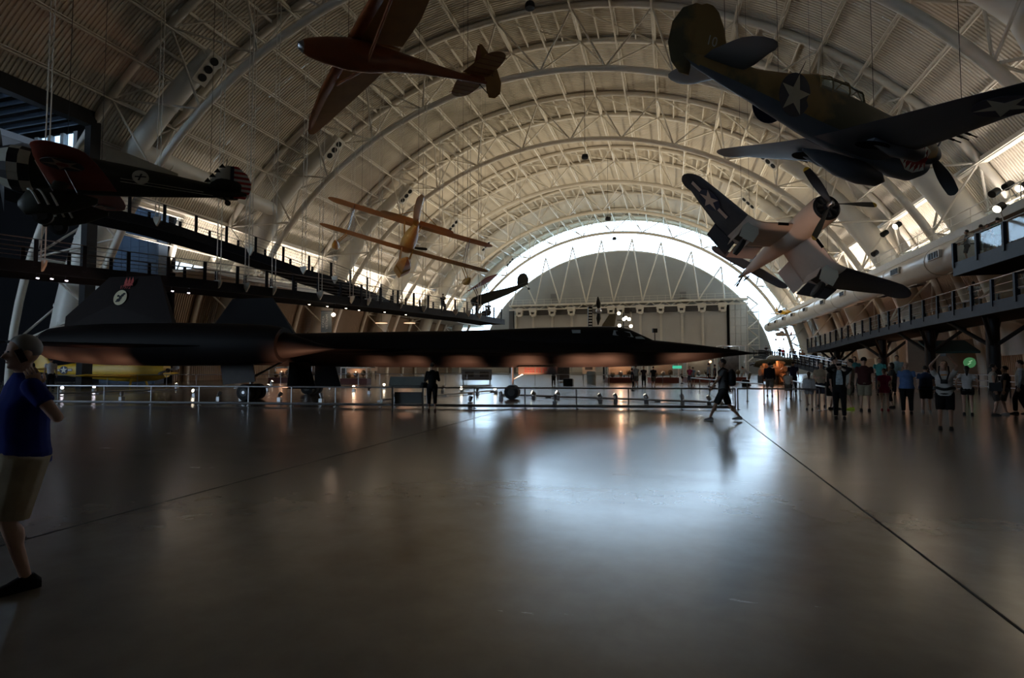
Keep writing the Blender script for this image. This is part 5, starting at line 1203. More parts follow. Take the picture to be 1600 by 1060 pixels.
for e in (-.12, .12): d = MB(); d.box((-9.0, e*1.6, -.28), (.8, .02, .25)); d.build('tail_gear_door', M_black, P)
# ---- yellow floatplane (two wings, float)
M_y = mat('yellow_trainer_paint', (.62, .30, .03), .45, var=.08, scale=1.5)
M_yd = mat('orange_yellow_fabric', (.50, .20, .02), .5, var=.08, scale=2)
P = posed('floatplane', *POSE['N3N'], 'yellow two-winged floatplane hanging left of centre, seen from behind')
body('fuselage', [(-.25, .42, .42, 0), (-.8, .46, .5, 0), (-2, .45, .52, .02), (-3.5, .40, .48, .05), (-5, .28, .36, .1), (-6.4, .14, .22, .16), (-7.4, .04, .08, .2)], M_y, P, 16, 2.6)
prop(P, 0, 0, 2, 1.35, M_under_b, None, R(100), .12, .1)
for s in (1, -1):
    for z, le, c in ((1.25, -.75, 1.45), (-.5, -1.45, 1.45)):
        wing('upper_wing' if z > 0 else 'lower_wing', [(0, le, le-c, z, .16), (s*2.5, le, le-c, z+.03, .16)]+tipround(s*4.5, le, le-c, z+.06, .14, 5, .5, .68, s), M_yd, P)
    for x in (-1.05, -1.9):
        m = MB(); m.path([(x+.05, s*3.6, 1.3), (x-.55, s*3.6, -.46)], [(.05, .025)]*2, 8); m.build('wing_strut', M_chrome, P, True)
        m = MB(); m.path([(x+.05, s*.55, 1.26), (x-.1, s*.35, .42)], .03, 6); m.build('cabane_strut', M_y, P, True)
    # wing float
    f = MB(); f.loft([superring(x, w, h, z, 8, 2.5, s*4.05) for x, w, h, z in ((-1.0, .03, .05, -1.25), (-1.3, .2, .2, -1.35), (-2.0, .22, .22, -1.38), (-2.6, .12, .14, -1.3), (-2.9, .02, .04, -1.22))]); fo = f.build('wing_float', M_y, P, True, 30)
    m = MB(); [m.tube((x, s*4.05, -1.2), (x+.1, s*3.6, -.5), .025, 6) for x in (-1.5, -2.2)]; m.build('float_strut', M_y, fo, True)
    wing('tailplane', [(s*.1, -6.3, -7.5, .3, .08), (s*1.2, -6.35, -7.5, .3, .08)]+tipround(s*1.5, -6.4, -7.45, .3, .06, 4, .5, .45, s), M_yd, P)
    m = MB(); m.tube((-6.9, s*1.2, .3), (-6.9, 0, 1.0), .02, 5); m.build('tail_brace', M_y, P)
fn = wing('fin', [(.1, -6.1, -7.4, 0, .1), (.7, -6.5, -7.2, 0, .08), (1.3, -6.9, -7.2, 0, .06), (1.65, -7.1, -7.25, 0, .03)], M_y, P, 'z')
rd = wing('rudder', [(.0, 0, -.45, 0, .08), (.7, 0, -.75, 0, .1), (1.3, 0, -.7, 0, .08), (1.65, 0, -.35, 0, .04)], M_y, P, 'z'); rd.location = (-7.2, 0, 0); rd.rotation_euler = (0, 0, R(-32))
# main float with keel
f = MB(); rg = []
for x, w, dk, ch, kl in ((1.3, .04, -1.5, -1.55, -1.6), (.8, .3, -1.35, -1.62, -1.9), (0, .42, -1.3, -1.7, -2.08), (-1.5, .46, -1.3, -1.74, -2.15), (-2.8, .44, -1.3, -1.72, -2.12), (-2.85, .42, -1.3, -1.66, -1.98), (-4.3, .28, -1.34, -1.58, -1.78), (-5.2, .05, -1.4, -1.46, -1.5)):
    rg.append([V((x, w*.8, dk)), V((x, w, ch+.12)), V((x, w, ch)), V((x, 0, kl)), V((x, -w, ch)), V((x, -w, ch+.12)), V((x, -w*.8, dk)), V((x, 0, dk+.06))])
f.loft(rg); f.build('main_float', M_yd, P, False)
for x in (-.9, -2.5):
    for s in (1, -1): m = MB(); m.tube((x, s*.25, -1.35), (x-.1, s*.35, -.4), .035, 6); m.build('float_strut', M_y, P, True)
# ---- brown glider
M_gb = mat('varnished_brown_ply', (.27, .07, .018), .35, var=.15, scale=1.5, coat=.3)
M_gf = mat('amber_doped_fabric', (.40, .20, .055), .5, var=.12, scale=2)
P = posed('glider', *POSE['GLD'], 'varnished brown glider with amber fabric wings hanging at upper left of centre')
body('fuselage', [(.0, .16, .17, 0), (-.15, .22, .24, .0), (-.6, .29, .36, .02), (-1.2, .31, .46, .05), (-1.9, .28, .46, .1), (-2.6, .2, .34, .14), (-3.6, .13, .22, .15), (-4.6, .09, .14, .13), (-5.5, .05, .08, .1), (-5.9, .03, .05, .08)], M_gb, P, 20, 2.2)
body('nose_cap', [(.14, .02, .02, 0), (.12, .09, .09, 0), (.0, .16, .17, 0)], M_chrome, P)
m = MB(); m.path([(-.95, -.2, .46), (-.95, 0, .62), (-.95, .2, .46)], .02, 6); m.sheet([[V((-1.0, -.22, .36)), V((-1.0, 0, .62)), V((-1.0, .22, .36))], [V((-1.25, -.2, .4)), V((-1.25, 0, .52)), V((-1.25, .2, .4))]]); m.build('windscreen', M_glass, P)
for s in (1, -1):
    sp = 6.8
    wing('wing', [(s*.05, -1.35, -2.95, .62, .2), (s*1.4, -1.37, -2.95, .64, .18), (s*3.6, -1.5, -2.62, .67, .14), (s*5.5, -1.65, -2.33, .72, .08), (s*6.5, -1.78, -2.16, .74, .05), (s*6.8, -1.9, -2.08, .745, .02)], M_gf, P)
    lw = wing('leading_edge_skin', [(s*.06, -1.33, -1.85, .61, .235), (s*3.2, -1.38, -1.85, .65, .2), (s*5.5, -1.585, -1.95, .715, .12), (s*6.4, -1.78, -1.98, .737, .06)], M_gb, P)
    m = MB()
    for k in range(16): y = .4+k*.4; te = -2.93+max(0, y-1.4)*.145; m.bar((-1.8, s*y, .6+y*.02), (te+.06, s*y, .635+y*.02), .025, .02)
    m.build('wing_rib', M_gb, P)
    m = MB(); m.tube((-1.7, s*.28, -.2), (-1.75, s*2.6, .56), .045, 8); m.build('wing_strut', M_gb, P, True)
    tl = wing('tailplane', [(s*.04, -5.0, -5.95, .28, .06), (s*.7, -5.1, -6.0, .28, .05)]+tipround(s*1.0, -5.2, -5.95, .28, .04, 4, .5, .45, s), M_gf, P)
    m = MB(); [m.bar((-5.15, s*y, .255), (-5.95, s*y, .265), .02, .012) for y in (.2, .45, .7, .95, 1.2)]; m.build('tail_rib', M_gb, tl)
wing('fin', [(.05, -5.2, -5.85, 0, .05), (.8, -5.55, -5.85, 0, .04), (1.35, -5.74, -5.86, 0, .03)], M_gb, P, 'z')
rd = wing('rudder', [(-.4, -5.9, -6.15, 0, .04), (-.2, -5.86, -6.4, 0, .04), (.2, -5.86, -6.5, 0, .04), (.7, -5.84, -6.4, 0, .03), (1.15, -5.82, -6.15, 0, .02), (1.42, -5.8, -5.92, 0, .02)], M_gf, P, 'z')
text_mesh('rudder_number', '62', .2, M_under_b, frame_at((-6.1, -.03, .42), (1, 0, 0), (0, -1, 0)), rd); text_mesh('rudder_number', '62', .2, M_under_b, frame_at((-6.1, .03, .42), (-1, 0, 0), (0, 1, 0)), rd)
m = MB(); m.tube((-5.6, 0, 0), (-5.9, 0, -.28), .015, 5); m.build('tail_skid', M_black, P)
# ---- red-winged pursuit plane
M_rw = mat('dark_red_wing', (.26, .035, .012), .5, var=.1, scale=1)
M_gr = mat('dark_olive_fuselage', (.028, .030, .018), .5, var=.1, scale=1)
P = posed('pursuit_plane', *POSE['P26'], 'olive and red open-cockpit pursuit plane with striped rudder at upper left')
body('fuselage', [(-.85, .58, .58, 0), (-1.3, .58, .62, .02), (-2.2, .54, .62, .04), (-3.2, .46, .55, .06), (-4.4, .34, .42, .08), (-5.6, .2, .28, .1), (-6.6, .08, .14, .12), (-7.0, .03, .06, .12)], M_gr, P, 22)
# checkered cowl ring
b = MB(); nn = 16
for ring in range(3):
    for k in range(nn):
        x0, x1 = -.1-.26*ring, -.1-.26*(ring+1); r0, r1 = [(.6, .70), (.70, .70), (.70, .66)][ring]
        a0, a1 = 2*math.pi*k/nn, 2*math.pi*(k+1)/nn; b.cur = (k//2+ring) % 2
        q = [V((x, r_*math.cos(a), r_*math.sin(a))) for x, r_, a in ((x0, r0, a0), (x0, r0, a1), (x1, r1, a1), (x1, r1, a0))]; c_ = [V((p.x, p.y*.94, p.z*.94)) for p in q]
        b.add(q+c_, [(0, 1, 2, 3), (7, 6, 5, 4), (0, 4, 5, 1), (2, 6, 7, 3), (1, 5, 6, 2), (3, 7, 4, 0)])
cw = b.build('checkered_cowl', [M_starw, M_under_b], P)
m = MB(); m.path([(-.35, 0, 0), (-.7, 0, 0)], [.2, .3], 14); [m.path([(-.5, .2*math.cos(a), .2*math.sin(a)), (-.5, .58*math.cos(a), .58*math.sin(a))], .09, 8) for a in [2*math.pi*k/9 for k in range(9)]]; m.build('engine', mat('engine_metal', (.12, .12, .12), .4, .7), cw, True)
prop(P, -.05, 0, 2, 1.4, M_under_b, None, R(20), .12, .1)
for s in (1, -1):
    wing('wing', [(s*.3, -1.35, -3.1, -.42, .26), (s*1.6, -1.4, -3.05, -.34, .22), (s*2.8, -1.5, -2.95, -.25, .17)]+tipround(s*3.4, -1.6, -2.85, -.2, .13, 5, .45, .85, s), M_rw, P)
    if True:
        sx = frame_at((-2.15, s*2.75, -.385), (0, s, .08), (0, .075*s, -1)); decal('star_insignia', [(circ(.5), 0), (star_poly(.48), 1), (circ(.14), 2)], .008, sx, P, [M_under_b, mat('dimmed_star_brown', (.40, .28, .2), .6), M_rw])  # white star coloured a dim brown for the weak light on it
    pn = MB(); pn.loft([superring(x, w, h, z, 14, 2, s*.95) for x, w, h, z in ((-.75, .04, .1, -1.3), (-.95, .2, .38, -1.25), (-1.5, .22, .42, -1.15), (-2.1, .16, .32, -1.05), (-2.7, .03, .08, -.95))]); po = pn.build('wheel_pant', M_gr, P, True)
    for k in range(3):
        st2 = MB(); x = -.95-.22*k; pts_ = [V((x-.28*abs(a)-.02, s*.95+.215*math.sin(a*1.35)*1.06, -1.25+.44*math.cos(a*1.35))) for a in [(-1.2+2.4*i/10) for i in range(11)]]; st2.path(pts_, .035, 5); st2.build('white_stripe', M_starw, po)
    wheel((-1.35, s*.95, -1.6), .26, .16, po)
    m = MB(); m.path([(-1.6, s*.95, -.85), (-1.8, s*.9, -.45)], [(.16, .06), (.2, .07)], 8); m.build('pant_leg', M_gr, P, True)
    m = MB(); [m.tube((-1.6-q, s*.95, -.85), (-1.5-q, s*2.6, -.33), .012, 5) for q in (0, .6)]; [m.tube((-1.5-q, s*.5, .3), (-1.5-q, s*2.6, -.2), .012, 5) for q in (0, .6)]; m.build('bracing_wire', M_chrome, P)
    wing('tailplane', [(s*.06, -5.7, -6.8, .2, .1), (s*.9, -5.85, -6.8, .2, .08)]+tipround(s*1.15, -5.95, -6.75, .2, .06, 4, .45, .4, s), M_gr, P)
    decal('squadron_badge', [(circ(.24), 0), ([(-.16, -.03), (.16, .02), (.16, .06), (-.16, .02)], 1), ([(-.08, -.12), (-.03, -.12), (.05, .12), (0, .12)], 1)], .008, frame_at((-3.75, s*.425, .14), (-s, 0, 0), (-.08, s, .12)), P, [M_starw, M_under_b])
    m = MB(); m.tube((-3.2, s*.47, -.0), (-5.6, s*.2, -.02), .012, 5); m.tube((-3.2, s*.465, -.1), (-5.9, s*.17, -.1), .012, 5); m.build('white_trim_line', M_starw, P)
b = MB(); b.loft([hoop(-2.75, .2, 1.12, .5)+[V((-2.75, 0, .4))], hoop(-3.4, .17, .98, .5)+[V((-3.4, 0, .4))], hoop(-4.4, .1, .68, .42)+[V((-4.4, 0, .3))], hoop(-4.8, .03, .55, .42)+[V((-4.8, 0, .3))]]); b.build('headrest_fairing', M_starw, P, True)
m = MB(); m.path([(-1.95, -.2, .6), (-2.1, -.12, .88), (-2.1, .12, .88), (-1.95, .2, .6)], .015, 5); m.sheet([[V((-1.95, -.2, .6)), V((-1.95, .2, .6))], [V((-2.1, -.12, .88)), V((-2.1, .12, .88))]]); m.build('windscreen', M_glass, P)
fn = wing('fin', [(.12, -5.5, -6.45, 0, .1), (.6, -5.85, -6.48, 0, .08), (1.0, -6.15, -6.5, 0, .05), (1.12, -6.3, -6.48, 0, .03)], M_starw, P, 'z')
m = MB()
for k in range(5): z = .2+k*.2; x = -5.52-k*.15; m.prism([(x+.06, z), (x-.16, z+.02), (x-.05, z+.16)], .105-.012*k, Matrix(((1, 0, 0), (0, 0, 1), (0, 1, 0))).to_3x3())
m.build('jagged_edge_marking', M_gr, fn)
for s in (1, -1): text_mesh('tail_number', '7', .4, M_under_b, frame_at((-6.2, s*.055, .45), (-s, 0, 0), (0, s, 0)), fn)
rdw = [(-.05, -6.5, -6.95), (.25, -6.5, -7.12), (.55, -6.5, -7.14), (.85, -6.5, -7.02), (1.12, -6.5, -6.7)]
m = MB(); b = MB(); N = 26
def rw(z): 
    i = interp(rdw, z); return i[0], i[1]
for k in range(N):
    z0 = -.05+1.17*k/N; z1 = -.05+1.17*(k+1)/N; b.cur = (k//2) % 2
    if True:
        q = []
        for z in (z0, z1):
            le, te = rw(z); q += [V((le, .03, z)), V((te, .01, z)), V((te, -.01, z)), V((le, -.03, z))]
        b.add(q, [(0, 1, 5, 4), (1, 2, 6, 5), (2, 3, 7, 6), (3, 0, 4, 7), (0, 3, 2, 1), (4, 5, 6, 7)])
b.build('striped_rudder', [M_red, M_starw], P)
m = MB(); m.box((-6.5, 0, .5), (.12, .07, 1.2)); m.build('blue_rudder_band', M_starblue, P)
m = MB(); m.tube((-6.2, 0, 0), (-6.35, 0, -.22), .03, 6); tg = m.build('tail_gear', M_black, P, True); wheel((-6.38, 0, -.26), .1, .07, tg)
m = MB(); m.tube((-6.3, 0, 1.1), (-6.33, 0, 1.35), .012, 5); m.build('aerial_mast', M_black, P)
# ---- suspension cables of the hanging aircraft
def cables(root, pts, label):
    c = empty('suspension_cables', (0, 0, 0), 0, label, 'cable', 'cables of the hanging aircraft')
    for p in pts:
        w_ = root.matrix_world @ V(p); s = max(-.98, min(.98, (w_.x-VC)/32)); top = arc(math.degrees(math.asin(s)), 3.6, w_.y)
        m = MB(); m.tube(w_, V((w_.x, w_.y, top.z)), .008, 5); m.build('cable', M_black, c)
# ================================================================ SMALLER AIRCRAFT, CABLES, EXHIBITS
def camframe(x, y, d, fwd, up=(0, 0, 1)):
    "matrix at a photo point; fwd given in camera axes (right, up, away)"
    a = V((math.cos(TH)*fwd[0]-math.sin(TH)*fwd[2], math.sin(TH)*fwd[0]+math.cos(TH)*fwd[2], fwd[1])).normalized()
    u = V((math.cos(TH)*up[0]-math.sin(TH)*(up[1] if len(up) < 3 else 0), math.sin(TH)*up[0], up[2] if len(up) > 2 else 1)).normalized()
    l = u.cross(a).normalized(); u = a.cross(l); p = at(x, y, d)
    return [[a.x, l.x, u.x], [a.y, l.y, u.y], [a.z, l.z, u.z]], [p.x, p.y, p.z]
def simple_plane(M, label, L, span, m, m2, high=False, fat=1.0, wheels=True, cat='aircraft', stripe=None, name='light_aircraft', nb=2):
    P = posed(name, M[0], M[1], label, cat)
    k = L/7
    body('fuselage', [(-.1*k, .3*k*fat, .3*k*fat, 0), (-.6*k, .4*k*fat, .42*k*fat, 0), (-1.8*k, .42*k*fat, .5*k*fat, .05*k), (-3*k, .34*k*fat, .45*k*fat, .08*k), (-5*k, .18*k*fat**1.6, .24*k*fat**1.6, .12*k), (-6.8*k, .04*k, .08*k, .15*k)], m, P, 16, 2.4)
    prop(P, 0, 0, nb, 1.0*k, M_under_b, None, R(80), .1*k, .12*k)
    z = .62*k if high else -.32*k
    for s in (1, -1):
        wing('wing', [(s*.1, -1.3*k, -2.7*k, z, .2*k), (s*span*.3, -1.35*k, -2.6*k, z+.08*k, .17*k)]+tipround(s*span*.45, -1.45*k, -2.45*k, z+.14*k, .12*k, 3, .5, span*.05, s), m, P)
        wing('tailplane', [(s*.05, -5.9*k, -6.8*k, .2*k, .07*k)]+tipround(s*span*.13, -6.0*k, -6.8*k, .2*k, .05*k, 3, .5, span*.03, s), m, P)
        if wheels:
            g = MB(); g.tube((-1.6*k, s*.5*k, -.3*k), (-1.5*k, s*.95*k, -1.2*k), .05*k, 6); gg = g.build('gear_leg', m2, P, True); wheel((-1.5*k, s*1.0*k, -1.25*k), .3*k, .14*k, gg)
        if high: g = MB(); g.tube((-1.7*k, s*.35*k, -.3*k), (-1.8*k, s*span*.26, z), .035*k, 6); g.build('wing_strut', m2, P)
    wing('fin', [(.1*k, -5.8*k, -6.9*k, 0, .08*k), (.7*k, -6.2*k, -7.0*k, 0, .06*k), (1.1*k, -6.5*k, -6.95*k, 0, .03*k)], m2, P, 'z')
    b = MB(); b.loft([hoop(-1.5*k, .1*k, .62*k, .4*k)+[V((-1.5*k, 0, .3*k))], hoop(-1.9*k, .26*k, .95*k, .4*k)+[V((-1.9*k, 0, .3*k))], hoop(-2.9*k, .26*k, .95*k, .4*k)+[V((-2.9*k, 0, .3*k))], hoop(-3.6*k, .1*k, .55*k, .4*k)+[V((-3.6*k, 0, .3*k))]]); b.build('canopy', M_pane, P, True)
    return P
M_yb = mat('bright_yellow_paint', (.70, .42, .02), .45, var=.05)
simple_plane(camframe(1235, 489, 78, (-.08, -.12, -1)), 'small yellow low-wing aircraft hanging in front of the long white duct', 5.2, 5.6, M_yb, M_yb, wheels=False)
simple_plane(camframe(1213, 522, 80, (-.75, .05, -.5)), 'small white aircraft with dark wheels hanging left of the far green windows', 4.2, 4.8, M_white, M_red, high=False)
# dark high-wing monoplane with round fin
Pd = posed('observation_plane', *camframe(737, 474, 58, (-.93, -.36, -.25)), 'dark high-wing monoplane with round fin hanging over the far end of the walkway', 'aircraft')
M_dg = mat('very_dark_green', (.015, .02, .015), .6, var=.1)
body('fuselage', [(.0, .3, .34, 0), (-.3, .45, .5, 0), (-1.2, .45, .55, .02), (-2.5, .38, .5, 0), (-4.2, .26, .36, -.05), (-5.6, .14, .22, -.02), (-6.4, .05, .1, 0)], M_dg, Pd, 16, 2.4)
for s in (1, -1):
    wing('wing', [(s*.05, -.9, -2.6, 1.55, .22), (s*2.5, -.95, -2.6, 1.6, .2)]+tipround(s*4.6, -1.0, -2.5, 1.65, .14, 4, .5, .7, s), M_rw, Pd)
    for x in (-.9, -2.1): g = MB(); g.tube((x, s*.35, .45), (x+.05, s*.5, 1.5), .04, 6); g.build('cabane_strut', M_dg, Pd)
    wing('tailplane', [(s*.05, -5.3, -6.3, .15, .07)]+tipround(s*1.2, -5.4, -6.3, .15, .05, 3, .5, .4, s), M_dg, Pd)
    g = MB(); g.tube((-1.2, s*.3, -.45), (-1.1, s*.8, -1.35), .05, 6); gg = g.build('gear_leg', M_dg, Pd); wheel((-1.1, s*.85, -1.5), .36, .14, gg)
wing('fin', [(-.1, -5.4, -6.6, 0, .1), (.5, -5.5, -6.9, 0, .1), (1.0, -5.75, -6.85, 0, .07), (1.25, -6.1, -6.6, 0, .04)], M_dg, Pd, 'z')
g = MB(); g.tube((-6.2, 0, -.1), (-6.5, 0, -.5), .03, 6); gg = g.build('tail_gear', M_dg, Pd); wheel((-6.52, 0, -.55), .13, .08, gg)
m = MB(); m.path([(-3.2, -.18, .45), (-3.25, 0, .62), (-3.2, .18, .45)], .03, 6); m.path([(-3.5, -.12, .42), (-3.5, 0, .6), (-3.5, .12, .42)], .03, 6); m.build('gun_ring', M_black, Pd)
# yellow trainer on the floor far left
q = camframe(264, 579, 41, (1.0, .02, .05)); Py = simple_plane(q, 'yellow trainer aircraft with white star parked beyond the tail of the black jet', 9.8, 11, M_yb, M_yb, fat=1.25)
insignia(frame_at((-7.3, -.37, .17), (1, 0, 0), (-.05, -1, 0)), .30, Py, True)
# propeller pylon, brown fin, lamp mast, box on pole
M_bf = mat('brown_fin_paint', (.12, .09, .045), .6, var=.1)
def floorstand(x, ytop, d):
    t = at(x, ytop, d); return V((t.x, t.y, 0)), t.z
p, z = floorstand(922, 480, 66); c = empty('propeller_pylon', p, TH, 'tall slim pylon with black and white stripes and a dark propeller, before the hangar doors', 'display')
m = MB(); m.box((0, 0, z*.5), (.5, .4, z)); m.build('mast', M_black, c)
for k in range(12): m = MB(); m.box((0, -.21, z-.3-k*.35), (.4, .02, .16)); m.build('white_band', M_white, c)
h = MB(); h.ball((1.0, -.3, z-.5), (.35, .4, .35), 12, 8); h.build('propeller_hub', M_chrome, c, True)
for s in (-1, 1): m = MB(); m.path([(1.0, -.35, z-.5), (1.0-.05, -.35, z-.5+s*.9), (1.0-.1, -.35, z-.5+s*1.7)], [(.12, .05), (.28, .06), (.06, .03)], 10); m.build('propeller_blade', M_black, c, True)
p, z = floorstand(955, 491, 62); c = tag(empty('tail_fin_exhibit', p, TH), 'brown upright tail fin standing beyond the cockpit of the black jet', 'aircraft tail')
wing('fin', [(z-2.9, .0, -1.9, 0, .2), (z-1.2, .4, -1.0, 0, .16), (z, .6, -.2, 0, .1)], M_bf, c, 'z'); m = MB(); m.tube((-.8, 0, 0), (-.8, 0, z-2.8), .2, 10); m.build('stand', M_black, c); body('tail_boom', [(.5, .05, .05, z-3), (.0, .3, .35, z-3), (-2.0, .3, .35, z-3), (-2.3, .05, .05, z-3)], M_bf, c)
p, z = floorstand(974, 488, 60); c = empty('lamp_mast', p, TH, 'mast with a cluster of warm glowing lamps above the cockpit of the black jet', 'lamp')
m = MB(); m.tube((0, 0, 0), (0, 0, z), .06, 8); m.tube((-.7, 0, z-.9), (.75, 0, z-.9), .04, 6); m.tube((-.7, 0, z-1.6), (.7, 0, z-1.6), .04, 6); m.build('mast', M_black, c, True)
for dx, dz in ((-.55, -.1), (.0, -.75), (.55, -.75), (-.5, -1.45), (.75, -1.5), (.2, -.6)):
    m = MB(); m.path([(dx, -.05, z+dz), (dx, -.25, z+dz-.05)], [.1, .2], 12); lh_ = m.build('lamp_head', M_black, c, True); m = MB(); m.path([(dx, -.25, z+dz-.05), (dx, -.28, z+dz-.055)], .18, 12); m.build('lens', M_bulb, lh_)
p, z = floorstand(1023, 514, 60); c = empty('speaker_pole', p, TH, 'black box speaker on a pole seen over the nose of the jet', 'speaker'); m = MB(); m.tube((0, 0, 0), (0, 0, z-.4), .05, 8); m.build('pole', M_black, c); m = MB(); m.box((0, 0, z-.2), (.5, .4, .45)); m.build('speaker_box', M_black, c)
# hanging banner with lettering, and its lamp
c = empty('hanging_banner', at(510, 503, 40), TH, 'grey vertical banner with pale lettering hanging under the left walkway', 'banner')
m = MB(); m.box((0, 0, 0), (.78, .03, 1.55)); m.build('cloth', mat('banner_grey', (.12, .14, .14), .8), c); m = MB(); m.tube((-.4, 0, .78), (.4, 0, .78), .03, 6); m.build('banner_rod', M_black, c)
for i, t in enumerate(('KOREA', 'VIETNAM')):
    text_mesh('lettering', t, .26, M_starw, Matrix.Translation((-.22+.26*i, -.02, 0)) @ Matrix.Rotation(R(90), 4, 'X') @ Matrix.Rotation(R(90), 4, 'Z'), c)
p = at(521, 492, 39.5); c = empty('banner_lamp', p, 0, 'bright small lamp beside the grey hanging banner', 'lamp'); m = MB(); m.ball((0, 0, 0), .13, 12, 8); m.build('bulb', mat('hot_lamp', (1, .8, .6), .5, emit=(1, .8, .6), es=30), c, True); m = MB(); m.tube((0, 0, .1), (0, .3, 1.8), .03, 6); m.build('arm', M_black, c)
lamp('POINT', 'banner_glow', p+V((.2, -.2, 0)), 10, (1, .6, .4), .1)
# exhibits beyond and beneath the jet
M_panelw = mat('cream_display_board', (.55, .45, .33), .6, var=.05); M_pic = mat('dark_picture', (.08, .07, .06), .6, var=.4, scale=3); M_base = mat('dark_red_plinth', (.10, .02, .015), .6)
def board(x, yb, w, h, z0, label, pics=3, m=M_panelw, lit=0, col=(1, .6, .38)):
    p = onh(x, yb); c = empty('display_board', p, TH, label, 'display board', 'display boards beyond the jet')
    b = MB(); b.box((0, 0, z0+h/2), (w, .08, h)); b.build('panel', m, c)
    for k in range(pics): b = MB(); b.box((-w/2+w*(k+.5)/pics, -.05, z0+h*.55), (w/pics*.6, .02, h*.5)); b.build('picture', M_pic, c)
    for s in (-1, 1): b = MB(); b.box((s*w*.45, 0, z0/2), (.07, .07, z0)); b.build('leg', M_black, c)
    if lit: lamp('AREA', 'board_light', p+V((0, -1.2, z0+h+.4)), lit, col, w*.7, tgt=p+V((0, 0, z0+h*.4)), size_y=.2)
board(484, 593, 3.2, 1.3, .9, 'cream display board with small pictures, left of the far main wheels', 2, lit=14)
board(565, 592, 3.6, 1.1, .9, 'cream display board with dark pictures, behind the glass case', 3, lit=14)
board(530, 597, 1.3, 1.1, .6, 'dark display board with pale labels, between the two cream boards', 2, mat('dark_board', (.1, .08, .07), .6))
board(745, 600, 2.5, .9, .3, 'grey display board left of the nose wheel', 2, mat('grey_board', (.2, .2, .2), .6))
board(880, 596, 1.2, 2.2, .1, 'tall dark screen right of the red stencilled door', 1, mat('dark_board', (.1, .08, .07), .6))
board(920, 593, 1.4, 1.5, .6, 'cream lit board below the rear cockpit', 1, lit=12)
def case(x, yb, w, d, h, label, base=.45, frame=M_white, lit=0, col=(1, .5, .28), fill=M_panelw):
    p = onh(x, yb); c = empty('display_case', p, TH, label, 'display case')
    b = MB(); b.box((0, 0, base/2), (w, d, base)); b.build('base', M_base, c)
    b = MB()
    for sx in (-1, 1):
        for sy in (-1, 1): b.box((sx*(w/2-.04), sy*(d/2-.04), base+h/2), (.07, .07, h))
    b.box((0, 0, base+h), (w, d, .08)); b.build('frame', frame, c)
    b = MB(); b.box((0, 0, base+h/2), (w*.96, d*.96, h*.97)); b.build('glass', M_glass, c)
    b = MB(); b.box((0, d*.3, base+h*.5), (w*.8, .05, h*.8)); b.build('back_panel', fill, c)
    for k in range(3): b = MB(); b.ball((-w*.28+w*.28*k, 0, base+.25+.1*k), (.22, .18, .25), 8, 6); b.tube((-w*.28+w*.28*k, 0, base), (-w*.28+w*.28*k, 0, base+.3), .05, 6); b.build('exhibit', M_chrome if k % 2 else M_bf, c, True)
    if lit: lamp('POINT', 'case_light', p+V((0, -.1, base+h-.25)), lit, col, .1)
case(970, 598, 2.6, 1.6, 2.3, 'orange lit display booth with white posts under the cockpit', lit=90)
case(1036, 598, 2.4, 1.6, 2.3, 'dim display booth with white posts, right of the orange one', lit=20)
case(1092, 597, 2.6, 1.4, 2.4, 'white framed display case under the tip of the nose', lit=14, col=(.9, .85, .75))
case(1143, 597, 2.2, 1.4, 2.9, 'tall white framed case with dark photos, behind the striding walker', lit=26, col=(.85, .9, 1), fill=M_pic)
case(556, 600, 2.2, 1.4, .9, 'low glass case with small exhibits, left of the information panel', lit=10)
case(440, 598, 1.8, 1.4, .9, 'low glass case near the main wheels of the jet', lit=6)
for x, y, w, h, lb in ((924, 600, .8, 1.05, 'grey round litter bin below the rear cockpit'), (888, 603, .7, .5, 'small black crate on the floor right of the red stencilled door'), (1165, 604, .5, .45, 'small dark bag on the floor near the bending person')):
    p = onh(x, y); m = MB()
    if 'bin' in lb: m.path([(0, 0, 0), (0, 0, h*.9), (0, 0, h)], [w*.45, w*.5, w*.4], 14); o = m.build('litter_bin', Mg, None, True); tag(o, lb, 'bin')
    else: m.box((0, 0, h/2), (w, w*.7, h)); m.box((0, 0, h+.02), (w*.9, w*.6, .04)); o = m.build('crate' if 'crate' in lb else 'bag', M_black); tag(o, lb, 'crate' if 'crate' in lb else 'bag')
    o.location = p
p = at(1058, 574, 45); m = MB(); m.box((0, 0, 0), (.75, .05, .24)); o = m.build('green_sign', mat('green_lit_sign', (.02, .3, .2), .5, emit=(.1, .8, .5), es=.6)); o.location = p; o.rotation_euler = (0, 0, TH); tag(o, 'small green glowing sign under the nose of the jet', 'sign')
# engines glowing orange on stands at the far right of the barrier
for x, y, d, sz, lb in ((1196, 600, 0, 1.5, 'orange lit aircraft engine on a stand, left of the two beyond the barrier'), (1219, 601, 0, 1.9, 'orange lit aircraft engine on a stand, right of the two beyond the barrier')):
    p = onh(x, y); c = empty('aircraft_engine', p, TH, lb, 'engine'); M_en = mat('engine_bronze', (.30, .16, .08), .4, .6, var=.3, scale=6)
    b = MB(); b.path([(-.3*sz, 0, .95), (.3*sz, 0, .95)], .22*sz, 14); b.build('crankcase', M_en, c, True)
    for k in range(9): a = 2*math.pi*k/9; b = MB(); b.path([(0, 0, .95), (0, .62*sz*math.cos(a)*.8, .95+.62*sz*math.sin(a)*.8)], .12*sz, 8); b.build('cylinder', M_en, c, True)
    for s in (-1, 1): b = MB(); b.box((s*.4, 0, .35), (.1, .9, .7)); b.build('stand', M_black, c)
    lamp('POINT', 'engine_glow', p+V((-.5, -1.3, 1.9)), 45, (1, .45, .2), .1)
